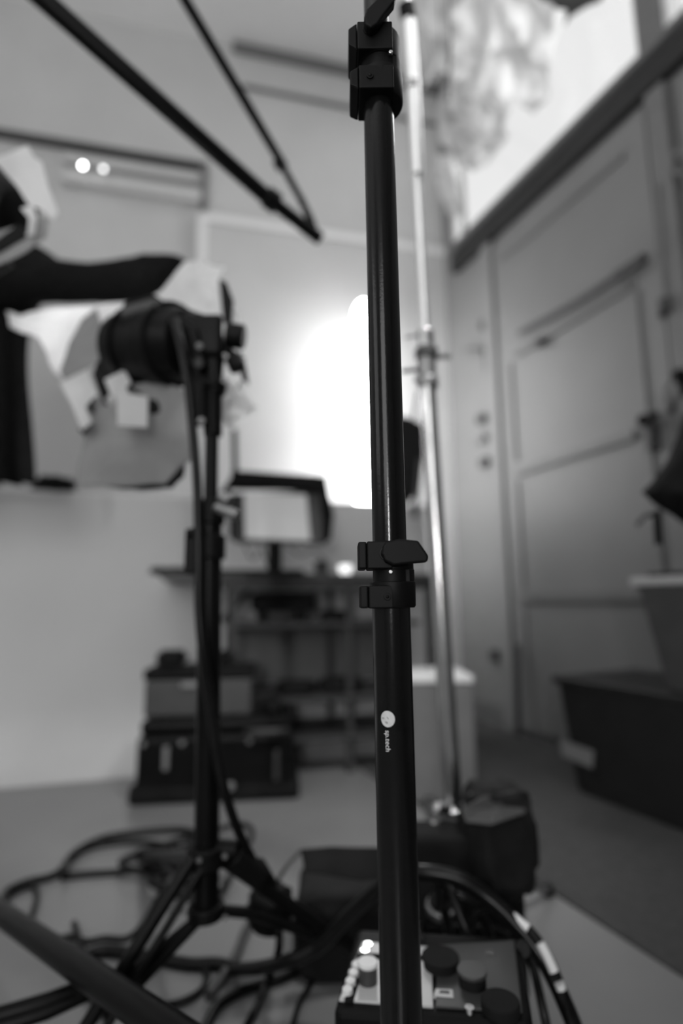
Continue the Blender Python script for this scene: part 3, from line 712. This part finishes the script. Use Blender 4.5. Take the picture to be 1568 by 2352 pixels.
prism('hood_side',[(706,1136,YO),(740,1136,YO-.02),(742,1246,YO),(716,1246,YO)],(0,.004,0),'dgrey',mon,.001)
prism('hood_side',[(503,1135,YO),(532,1092,YO-.09),(534,1112,YO-.09),(512,1160,YO)],(0,.004,0),'matte',mon,.001)
tube('antenna',[P(538,988,YO-.05),P(540,1090,YO-.09)],.011,'matte',mon,seg=10)
tube('neck',[P(631,1245,YO+.05),P(630,1300,YO+.06),Vector((P(630,1312,YO+.06).x,YO+.06,dz+.012))],.028,'matte',mon)
nb=P(630,1312,YO+.06); box('foot_plate',(nb.x,YO+.10,dz+.016),(.22,.15,.010),'matte',mon,bevel=.003)
# loose cables behind monitor
cable([P(660,1255,YO+.06),P(690,1275,YO+.06),P(720,1265,YO+.07),P(745,1290,YO+.10),Vector((P(748,1300,YO+.1).x,YO+.12,dz+.015))],.003,'thin cable hanging from the right side of the hooded monitor','cable2')
cable([P(560,1250,YO+.05),P(580,1285,YO+.06),P(600,1262,YO+.06),P(615,1300,YO+.08),Vector((P(615,1305,YO+.1).x,YO+.10,dz+.015))],.003,'thin cable looping below the left side of the hooded monitor','cable2')
def ondesk(px,t): 
    q=P(px,1320,YD+.1); s=(q-L0).dot(du); return cen(s,t,0)
# things on the desk
p=ondesk(763,.2); tag(box('battery_box',(p.x,p.y,dz+.011+.032),(.055,.05,.064),'dgrey',rz=DA,bevel=.004),'small dark box on the desk cart between monitor and white cup','box')
p=ondesk(802,.04)
lathe_o=lathe('desk_cup',Vector((p.x,p.y,dz+.0112)),Vector((0,0,1)),[(0,.0),(0,.020),(.004,.023),(.035,.028),(.035,.025),(.036,.0),(.036,0)],'glow',None)
tag(lathe_o,'small white cup with added glow at the right end of the desk cart','cup')  # emission stands in for the bright reflection on the cup
p=ondesk(400,.15); tag(blob('cloth_bundle',(p.x,p.y,dz+.011+.012),(.17,.14,.03),'bag',amp=.3),'flat dark cloth folded on the left end of the desk cart','cloth bundle')
p=ondesk(560,.2); tag(box('keyboard',(p.x,p.y-.12,dz+.0112+.008),(.22,.09,.016),'matte',rz=DA,bevel=.003),'flat black keyboard on the desk cart in front of the monitor','keyboard')
# device on the middle shelf
q=P(660,1400,YD+.08); s=(q-L0).dot(du)
dev=empty('printer',cen(s,.15,zs1),'black wedge-shaped device on two feet on the middle shelf below the monitor','electronic device')
c0=cen(s,.15,0)
bm=bmesh.new(); zt_=P(660,1362,YD+.08).z; zb_=P(660,1405,YD+.08).z
a_box(bm,(c0.x,c0.y,(zt_+zb_)/2),(.25,.16,zt_-zb_),DA)
link('body',bm,'matte',dev,smooth=False,bevel=.008)
for k_ in (-.085,.075):
    box('foot',(c0.x+k_,c0.y,(zb_+zs1)/2+.001),(.028,.12,zb_-zs1+.002),'matte',dev,rz=DA)
box('lid',(c0.x+.02,c0.y-.02,zt_+.004),(.22,.13,.008),'dgrey',dev,rz=DA)
for (x,w_,h_,z,l) in ((795,.12,.045,zs1,'low dark heap of cloth on the middle shelf beside the black device'),(695,.15,.05,zs2,'left dark cloth heap on the lower shelf of the desk cart'),(808,.17,.055,zs2,'right dark cloth heap on the lower shelf of the desk cart')):
    q=P(x,1430,YD+.05); s=(q-L0).dot(du); c0=cen(s,.12,0)
    tag(blob('cloth_bundle',(c0.x,c0.y,z+h_/2),(w_,.12,h_),'bag',amp=.25,seed=x),l,'cloth bundle')
q=P(545,1390,YD+.05); s=(q-L0).dot(du); c0=cen(s,.1,0)
tag(tube('umbrella_tube',[Vector((c0.x-.05,c0.y,zs1+.012)),Vector((c0.x+.02,c0.y+.18,zs1+.13))],.012,'dgrey'),'short grey tube leaning on the middle shelf left of the black device','tube')
# ------------------------------------------------------------------ cases
YK=1.80
gl_=G(298,1846); gr_=G(668,1848); cw=(gr_-gl_).length
case=empty('rolling_case',Vector(((gl_.x+gr_.x)/2,(gl_.y)+.12,0)),'big black rolling hard case on the floor in front of the desk cart','case')
ccx=(gl_.x+gr_.x)/2; fy=gl_.y
ztop=P(480,1650,fy).z; hh=ztop
ra=.10
cc=lambda x,y,z: Vector((ccx+x*math.cos(ra)-y*math.sin(ra), fy+.13+x*math.sin(ra)+y*math.cos(ra), z))
cwid=cw*1.0; dep=.27
box('body',cc(.0,0,hh*.42),(cwid*.97,dep,hh*.78),'black',case,rz=ra,bevel=.018)
box('lid',cc(.0,0,hh*.90),(cwid*.94,dep*.98,hh*.19),'black',case,rz=ra,bevel=.018)
box('base_rim',cc(-.0,0,.03),(cwid*1.04,dep*1.03,.055),'matte',case,rz=ra,bevel=.015)
for x,z,w_,h_,m in ((-.16,hh*.55,.018,.075,'grey'),(.20,hh*.42,.016,.095,'dgrey')):
    box('latch',cc(x,-dep/2-.004,z),(w_,.012,h_),m,case,rz=ra,bevel=.004)
tube('lock',[cc(.052,-dep/2+.002,hh*.20),cc(.052,-dep/2-.014,hh*.20)],.013,'alu',case,bevel=.003)
for x in (-.235,.11,-.11): tube('rivet',[cc(x,-dep/2+.004,hh*.72),cc(x,-dep/2-.006,hh*.72)],.009,'grey',case,bevel=.002)
tube('handle',smoothline([cc(.10,-dep/2,hh*.83),cc(.13,-dep/2-.03,hh*.85),cc(.2,-dep/2-.03,hh*.85),cc(.235,-dep/2,hh*.83)],5),.009,'dgrey',case)
for x in (-cwid*.5,cwid*.5): tube('wheel',[cc(x-.012,-dep/2+.03,.028),cc(x+.012,-dep/2+.03,.028)],.028,'plastic',case,bevel=.004)
# aluminium case stacked on top
zt2=P(440,1535,fy+.02).z
sc_=empty('hard_case',cc(-.06,0,hh),'smaller grey metal case with dark lid standing on the big black case','case')
xx0=P(322,1600,fy).x-ccx; xx1=P(566,1600,fy).x-ccx
box('body',cc((xx0+xx1)/2,0,hh+(zt2-hh)*.38+.001),(xx1-xx0,.2,(zt2-hh)*.74),'case',sc_,rz=ra,bevel=.006)
box('lid',cc((xx0+xx1)/2,0,hh+(zt2-hh)*.88),(xx1-xx0+.012,.205,(zt2-hh)*.22),'matte',sc_,rz=ra,bevel=.006)
box('latch',cc((xx0+xx1)/2-.03,-.106,hh+(zt2-hh)*.66),(.055,.01,.016),'alu',sc_,rz=ra)
box('latch',cc((xx0+xx1)/2+.05,-.106,hh+(zt2-hh)*.5),(.03,.01,.02),'alu',sc_,rz=ra)
for x,w_,h_,l in ((-.20,.09,.055,'dark lumpy cloth on the left end of the grey metal case'),(-.02,.06,.05,'small dark peaked cloth on the right end of the grey metal case')):
    tag(blob('cloth_bundle',cc(x+.02,0,zt2+h_/2-.002),(w_,.08,h_),'bag',amp=.35,seed=int(x*100)),l,'cloth bundle')
tag(blob('cable_bundle',cc(.13,-.02,hh+.025),(.13,.12,.05),'bag',amp=.35,seed=9),'dark lumpy cable bundle on the black case right of the grey metal case','cable bundle')
# ------------------------------------------------------------------ white plinth
pb=G(1000,1850); zt3=G(1000,1850).z
pl_l=P(925,1560,pb.y); pl_r=P(1072,1560,pb.y); ztp=P(1000,1556,pb.y).z
pl_=empty('plinth',((pl_l.x+pl_r.x)/2+.02,pb.y+.14,.008),'x','x')
box('body',((pl_l.x+pl_r.x)/2+.02,pb.y+.14,(ztp-.022)/2+.004),(pl_r.x-pl_l.x,.26,ztp-.030),'plinth',pl_,bevel=.004)
box('lit_top',((pl_l.x+pl_r.x)/2+.02,pb.y+.14,ztp-.008),(pl_r.x-pl_l.x+.006,.266,.022),'white',pl_,bevel=.003)  # top made white for the light falling on the plinth
tag(pl_,'pale square plinth with top painted bright as if lit behind the chrome stand','plinth')
# ------------------------------------------------------------------ totes at right
def tote(name,label,cx_,cy_,rz,wx,wy,z0,z1,tap,m,rim,grp=None,lab=None):
    o=empty(name,Vector((cx_,cy_,z0)),label,'storage box',grp)
    bm=bmesh.new(); a_box(bm,(cx_,cy_,(z0+z1)/2),(wx,wy,z1-z0),rz,tap); 
    link('body',bm,m,o,smooth=False,bevel=.012)
    bm=bmesh.new(); a_box(bm,(cx_,cy_,z1-.012),(wx*1.04,wy*1.04,.026),rz); link('rim',bm,rim,o,smooth=False,bevel=.006)
    return o
RZ=math.atan2(G(1568,1941).y-G(1308,1816).y, G(1568,1941).x-G(1308,1816).x)
ta=G(1308,1816); tb=G(1700,2004)
tdir=Vector((math.cos(RZ),math.sin(RZ),0)); tn=Vector((-tdir.y,tdir.x,0)); tn= tn if tn.y>0 else -tn
zt1=P(1262,1545,ta.y+.1).z
RZ=math.atan2(-WD.y,-WD.x); tdir=-WD; tn=WN
gap=WDIST-WN.dot(ta)

tw=.80; td=min(.42,(gap-.04)/1.1)
tcn=ta+tdir*(tw/2+.01)+tn*(td/2)
t1=tote('storage_tote','large charcoal storage tote on the carpet by the door',tcn.x,tcn.y,RZ,tw*1.06,td*1.08,0.008,zt1,.90,'tote','tote')
# sticker
st=[W(0,0)]*0
fa=ta+tdir*.02-tn*.012
bm=bmesh.new()
def onface(s,z): 
    k_=z/zt1; return ta+tdir*(s)+tn*(-.022*k_-.0)+Vector((0,0,z))
lbp=[(1285,1698),(1362,1725),(1360,1765),(1290,1735)]
fd=tn.dot(ta)-.020
bm=bmesh.new(); a_prism(bm,[plane(x,y,tn,fd) for x,y in lbp],tn*.003); link('sticker',bm,'grey',t1,smooth=False)
td2=.29
c2=tcn+tdir*.24-tn*.04
z2=P(1400,1318,c2.y-.1).z
t2=tote('storage_tote','grey tapered open tote with pale rim, stacked on the charcoal tote',c2.x,c2.y,RZ+.10,.62,td2,zt1+.001,z2,.82,'tote2','rim')
bm=bmesh.new(); a_box(bm,(c2.x,c2.y,z2+.008),(.56,.25,.012),RZ+.10); link('lid',bm,'tote',t2,smooth=False,bevel=.004)
# ------------------------------------------------------------------ bag / jacket hanging at right edge
jk=empty('hanging_jacket',P(1590,1000,1.35),'black garment hanging in from the right edge in front of the door','jacket')
bm=bmesh.new()
secs=[]; 
rowsp=[(950,1572,1700),(1000,1558,1700),(1060,1532,1700),(1110,1496,1700),(1130,1474,1700),(1155,1500,1700),(1180,1540,1700),(1208,1580,1700),(1225,1620,1700)]
n=14; prev=None
for (y,xa,xb) in rowsp:
    ring=[]
    for i in range(n+1):
        u=i/n; x=xa+(xb-xa)*u
        dpt=.09*math.sin(math.pi*min(u*1.6,1)/2)*(1) 
        ring.append((bm.verts.new(P(x,y,1.35-dpt+.012*math.sin(u*14+y*.02))),bm.verts.new(P(x,y,1.35+dpt*.8+.004))))
    if prev:
        for i in range(n):
            for s_ in (0,1): bm.faces.new((prev[i][s_],prev[i+1][s_],ring[i+1][s_],ring[i][s_]))
    prev=ring
link('body',bm,'leather',jk,solid=.003)
tube('strap',[P(1507,1175,1.35),P(1512,1250,1.35)],.0155,'cloth',jk,flat=.35)
tube('strap',smoothline([P(1505,1180,1.34),P(1480,1185,1.34),P(1462,1205,1.34)],4),.006,'dgrey',jk)
tube('hanger_hook',[P(1600,960,1.35),P(1640,800,1.38)],.006,'alu',jk)
kb=tag(blob('key_bunch',W(1540,905,.16),(.05,.04,.08),'grey',amp=.5,freq=3,seed=4),'blurred grey bunch of straps by the door lock at the right edge','straps')
tag(blob('padlock',W(1562,880,.12),(.05,.04,.10),'black',amp=.2,seed=5),'small black padlock at the right edge above the hanging garment','padlock')
tube('shackle',smoothline([W(1560,870,.12),W(1545,920,.14),W(1538,950,.14)],4),.010,'black',bpy.data.objects['padlock'])
bm=bmesh.new(); rg=[W(1562+20*math.cos(t_),372+26*math.sin(t_),.08) for t_ in [2*math.pi*i/24 for i in range(25)]]
tag(tube('pull_ring',rg,.006,'trim'),'grey metal ring on the wall at the right edge below the dark timber band','ring')
# ------------------------------------------------------------------ fittings on the wall by the corner
for x,y,w_,h_,m,l in ((1105,962,.07,.045,'dgrey','dark switch box on the wall by the corner, upper of the lower pair'),(1103,1007,.09,.04,'grey','grey wall box just below the dark switch box by the corner'),(1112,1062,.07,.05,'dgrey','lowest dark switch box on the wall by the corner'),(1109,747,.04,.05,'dgrey','small dark fitting high by the wall corner'),(1155,735,.045,.06,'grey','small grey fitting on the door frame left of the dark shade bar'),(1135,1506,.05,.06,'dgrey','small dark socket low on the wall behind the plinth')):
    p=W(x,y,.02); tag(box('switch_box',p,(w_*.9,.035,h_),m,rz=WANG,bevel=.006),l,'switch box')
tag(tube('pipe',[W(1070,806,.03),W(1112,806,.03)],.018,'trim'),'short horizontal pipe on the wall right of the chrome stand','pipe')
tag(tube('conduit',smoothline([W(1112,820,.02),W(1118,860,.02),W(1150,885,.02),W(1180,860,.02)],5),.007,'trim'),'thin looping cord on the wall beside the door frame','cord')
tag(tube('broom_pole',[W(1188,1480,.08),W(1189,1700,.10)],.014,'dgrey'),'short dark upright rod leaning at the foot of the door frame','rod')
# dark bag hanging behind the foreground stand
hb=empty('hanging_bag',P(948,960,2.2),'black bag hanging on the wall behind the chrome stand','bag')
bm=bmesh.new(); pts=[(905,950,2.2),(945,957,2.2),(978,975,2.2),(982,1020,2.2),(978,1050,2.2),(968,1060,2.2),(958,1110,2.2),(945,1150,2.2),(905,1160,2.2)]
a_prism(bm,[P(*p) for p in pts],Vector((0,.09,0))); link('body',bm,'bag',hb,smooth=False,bevel=.02)
tube('strap',smoothline([P(950,960,2.2),P(955,930,2.22),P(960,900,2.25)],4),.005,'matte',hb)
tube('strap',smoothline([P(965,1055,2.2),P(958,1120,2.2),P(950,1190,2.21)],4),.012,'dgrey',hb)
tube('hook',[P(960,900,2.25),B(958,880)],.005,'steel',hb)
# ------------------------------------------------------------------ polythene hanging by the window
def clump(pts,seed,m='poly',amp=.05,freq=5,lbl='',name='plastic_sheet'):
    return tag(sheet(name,[P(*p) for p in pts],m,amp,freq,cuts=4,solid=.002,seed=seed),lbl,'plastic sheet','clear plastic sheets hanging at the high window')
clump([(950,-80,2.5),(1050,-90,2.45),(1180,-90,2.5),(1250,-60,2.5),(1262,30,2.5),(1215,110,2.5),(1190,200,2.5),(1150,300,2.55),(1105,360,2.6),(1060,330,2.6),(1040,220,2.55),(990,110,2.5)],1,lbl='largest crumpled translucent plastic sheet hanging over the window corner',amp=.09,freq=5)
clump([(1130,-40,2.3),(1230,-50,2.3),(1290,40,2.3),(1268,130,2.3),(1262,220,2.32),(1225,262,2.35),(1185,200,2.35),(1150,90,2.3)],5,lbl='right hand crumpled plastic sheet among the hanging sheets by the window',amp=.07,freq=6)
clump([(1020,200,2.35),(1065,170,2.35),(1120,210,2.35),(1160,260,2.4),(1165,320,2.4),(1120,372,2.4),(1060,372,2.4),(1012,330,2.4),(1000,260,2.38)],9,lbl='lowest crumpled bulge of the hanging plastic near the window corner',amp=.07,freq=7)
clump([(1000,350,2.75),(1030,355,2.75),(1050,420,2.75),(1062,490,2.75),(1040,500,2.75),(1010,450,2.75),(998,400,2.75)],13,lbl='thin pale tail of plastic hanging below the other sheets',amp=.03,freq=9)
tag(sheet('dark_leaf',[P(*p) for p in ((1225,-40,2.0),(1300,-40,2.0),(1410,-40,2.0),(1375,12,2.0),(1330,22,2.0),(1312,35,2.0),(1298,50,2.0),(1300,25,2.0),(1270,20,2.0),(1240,5,2.0))],'dgrey',.02,12,seed=2),'dark ragged cloth edge at the top above the window','cloth')
def hang(o,p):
    tube('cord',[p,Vector((p.x,p.y,CEIL))],.003,'grey',o,seg=8)
o=tag(tube('strut',[P(1033,100,2.1),P(1030,225,2.12)],.017,'dgrey',flat=.5),'short dark upright strut hanging in front of the plastic','strut'); hang(o,P(1033,102,2.1))
o=tag(tube('strut',[P(1015,120,2.05),P(975,195,2.05)],.014,'halfwall',flat=.5),'short pale slanted strut beside the chrome stand top','strut'); hang(o,P(1013,124,2.05))
# ------------------------------------------------------------------ dimmer box on the floor
YB=.86
dm=empty('dimmer_box',Vector((P(980,2300,YB).x,YB,0)),'black control box with white panel, buttons and sockets on the floor behind the foreground stand','control box')
zc=.225
def top(px,py,z=zc): return G(px,py,z)
c4=[top(765,2318),top(1225,2352),top(1195,2150),top(820,2130)]
cen4=sum(c4,Vector())/4
bm=bmesh.new(); a_prism(bm,c4[::-1],Vector((0,0,-zc+.004))); link('case',bm,'plastic',dm,smooth=False,bevel=.008)
def inset(name,pts,h,m,z=zc,bevel=.001,par=None):
    bm=bmesh.new(); a_prism(bm,[top(x,y,z) for x,y in pts],Vector((0,0,h))); return link(name,bm,m,par or dm,smooth=False,bevel=bevel)
inset('control_panel',[(778,2302),(995,2318),(990,2180),(832,2168)],.003,'panel')
inset('panel_stripe',[(790,2306),(812,2306),(845,2200),(828,2200)],.0042,'matte')
inset('panel_stripe',[(818,2208),(990,2214),(990,2202),(822,2196)],.0042,'matte')
inset('socket_panel',[(1000,2318),(1200,2330),(1180,2165),(1005,2175)],.003,'dgrey')
inset('label_plate',[(995,2296),(1042,2300),(1040,2282),(1000,2280)],.0045,'panel')
inset('label_mark',[(1008,2292),(1034,2294),(1032,2286),(1010,2285)],.0050,'dgrey')
for (x,y) in ((798,2290),(805,2270),(812,2250),(819,2231)):
    p=top(x,y); tube('button',[p,p+Vector((0,0,.009))],.0058,'white',dm,seg=18,bevel=.001)
for (x,y,r_,h_,m,mt) in ((845,2262,.0105,.020,'dgrey','white'),(1012,2225,.020,.010,'matte','matte'),(1085,2268,.015,.014,'matte','dgrey')):
    p=top(x,y); kn=tube('knob',[p,p+Vector((0,0,h_))],r_,m,dm,seg=24,bevel=.002)
    tube('knob_cap',[p+Vector((0,0,h_)),p+Vector((0,0,h_+.004))],r_*1.1,mt,kn,seg=24,bevel=.001)
for (x,y) in ((838,2192),(845,2178),(1078,2325),(1140,2318)):
    p=top(x,y); tube('screw_head',[p,p+Vector((0,0,.005))],.005,'steel',dm,seg=12)
tube('handle',smoothline([top(960,2160),P(965,2135,.97),P(1040,2130,.97),P(1120,2135,.97),P(1190,2160,.95),top(1200,2180)],6),.009,'plastic',dm)
p=top(1150,2325); tube('socket',[p,p+Vector((0,0,.012))],.020,'matte',dm,seg=24,bevel=.002)
# taller module behind
box('rear_module',(P(1060,2100,1.02).x,1.07,.13),(.22,.08,.25),'matte',dm,bevel=.01)
box('trim_bar',(P(1005,2142,1.0).x,1.022,P(1005,2142,1.0).z),(.07,.006,.006),'alu',dm,bevel=.001)
p=P(1012,2092,.99); tube('socket_ring',[p,p+Vector((0,-.004,.012))],.024,'alu',dm,seg=24,bevel=.002)
tube('socket_ring',[p+Vector((0,0,.005)),p+Vector((0,-.004,.018))],.019,'matte',dm,seg=24)
# ------------------------------------------------------------------ cables
def g(px,py,z=.008): return G(px,py,z)
cable([g(250,2330),g(205,2270),g(190,2215),g(235,2188),g(330,2200),g(430,2218),g(530,2228),P(640,2214,.98),P(730,2175,.96),P(800,2105,.94),P(870,2040,.90),P(915,2012,.88),P(970,2004,.86),P(1050,2018,.85),P(1120,2062,.84),P(1190,2130,.82),P(1250,2210,.80),P(1295,2300,.79),P(1330,2400,.78),P(1350,2560,.78)],.0105,'thick black cable sweeping from the left floor over the control box')
cable([P(1010,2080,.93),P(1015,2030,.90),P(1035,2045,.88),P(1060,2110,.86),P(1100,2200,.84),P(1150,2300,.82),P(1195,2400,.80),P(1200,2550,.8)],.0075,'black cable diving from the socket ring down the right side of the control box')
cable([P(1075,2140,.93),P(1100,2085,.90),P(1150,2088,.84),P(1205,2128,.82),P(1250,2185,.80),P(1285,2265,.79),P(1315,2380,.78),P(1320,2560,.78)],.0068,'glossy cable with painted bright glints at lower right, inside the thick one')
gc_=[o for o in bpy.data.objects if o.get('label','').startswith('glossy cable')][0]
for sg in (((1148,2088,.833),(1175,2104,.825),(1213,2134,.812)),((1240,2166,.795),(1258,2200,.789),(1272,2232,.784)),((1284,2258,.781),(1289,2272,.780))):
    tube('painted_glint',smoothline([P(*p) for p in sg],6),.0062,'satinwhite',gc_,seg=14)  # pale segments laid along the cable as its highlights
cable([P(1030,2140,.95),P(1020,2060,.93),P(1070,2065,.92),P(1110,2110,.92),P(1128,2170,.92),top(1125,2200)],.0075,'short black cable arching behind the control box')
cable([P(1190,2150,.9),P(1215,2190,.86),P(1240,2290,.82),P(1265,2420,.8),P(1280,2600,.8)],.006,'thin black cable falling right of the control box')
cable([g(8,2075),g(15,2050),g(60,2028),g(130,2008),g(170,1960),g(240,1925),g(330,1912),g(420,1908),g(465,1925),g(500,1950)],.009,'black cable forming the outer arc on the floor behind the left stand')
cable([g(150,2008,.02),g(165,1965,.02),g(240,1940,.02),g(330,1935,.02),g(390,1950,.02),g(350,1985,.015),g(280,2002),g(200,2008),g(140,2015)],.008,'black cable loop lying inside the outer arc behind the left stand')
cable([g(0,2080),g(30,2050),g(75,2035),g(85,2060),g(70,2110),g(62,2150)],.006,'thin cable branching down at the left edge of the floor')
cable([g(100,2175),g(120,2160),g(160,2152),g(200,2162),g(240,2155),g(290,2155),g(325,2125),g(355,2075),g(370,2050)],.0055,'thin wavy cable across the floor at lower left')
cable([g(170,2120),g(190,2180),g(225,2240),g(300,2300),g(380,2310),g(450,2285),g(476,2245),g(462,2215)],.006,'cable loop on the floor in front of the left stand legs')
cable([g(465,2370),g(500,2310),g(560,2275),g(640,2250),g(720,2215),g(790,2180),g(850,2165)],.008,'black cable rising from the bottom edge towards the control box')
cable([g(555,2380),g(590,2310),g(620,2240),P(640,2180,1.0),P(638,2120,1.02),P(625,2090,1.04)],.0065,'black cable curving down under the right leg of the left stand')
cable([g(660,2400),g(690,2300),g(740,2230),g(800,2200),g(870,2195)],.0045,'thin cable beside the control box, from the bottom edge')
cable([g(480,2290),g(540,2200),g(560,2150),g(580,2110)],.009,'dull grey cable lying between the left stand leg and the big cable','dgrey')
# heap of loops near the stand base
for i in range(6):
    cx0,cy0=random.uniform(330,520),random.uniform(1945,2050); pts=[]
    a0=random.uniform(0,6); rx=random.uniform(.05,.10)
    c_=g(cx0,cy0)
    for k_ in range(12):
        t_=a0+k_*.55; pts.append(c_+Vector((rx*math.cos(t_)*1.1,rx*math.sin(t_)*1.2,.008+.004*i+.008*math.sin(t_*2))))
    cable(pts,.0075,'tangled black cable loop in the heap behind the left stand base','rubber',n=5,group='cable loops heaped behind the left stand')
# lamp lead
cable([P(400,735,.90),P(415,790,.89),P(430,870,.89),P(440,960,.90),P(452,1100,.91),P(456,1250,.91),P(457,1400,.91),P(468,1520,.91),P(486,1640,.92),P(500,1740,.92),P(520,1830,.93),P(552,1920,.95),P(590,1995,.97),P(605,2020,.98)],.0078,'black lamp lead running down the left stand and off to its right')
T0=tube('plug',[P(588,1990,.97),P(618,2040,1.0)],.016,'plastic',bevel=.003); tag(T0,'black plug at the end of the lamp lead right of the left stand','plug')
pg=P(620,2085,1.05)
tag(blob('clamp_knob',pg,(.075,.06,.075),'plastic',amp=.15,seed=3,power=.8),'round black clamp lump beside the equipment bag','clamp')
tube('rivet',[pg+Vector((0,-.03,0)),pg+Vector((0,-.036,0))],.006,'alu',bpy.data.objects['clamp_knob'])
# second stand's foot rails at lower left corner
fs=empty('floor_stand',g(100,2300),'low black stand leg pair crossing the lower left corner','light stand')
tube('leg',[P(-60,2350,.86),P(110,2300,.88),P(235,2250,.92)],.011,'black',fs)
tube('leg',[P(-60,2378,.85),P(110,2325,.87),P(235,2268,.91)],.009,'black',fs)
tube('joint',[P(190,2262,.90),P(240,2250,.92)],.016,'plastic',fs,bevel=.003)
tube('leg',[P(225,2255,.93),P(330,2320,.87),P(430,2390,.83)],.016,'black',fs)
for o in bpy.data.objects:
    if '_local' in o: del o['_local']
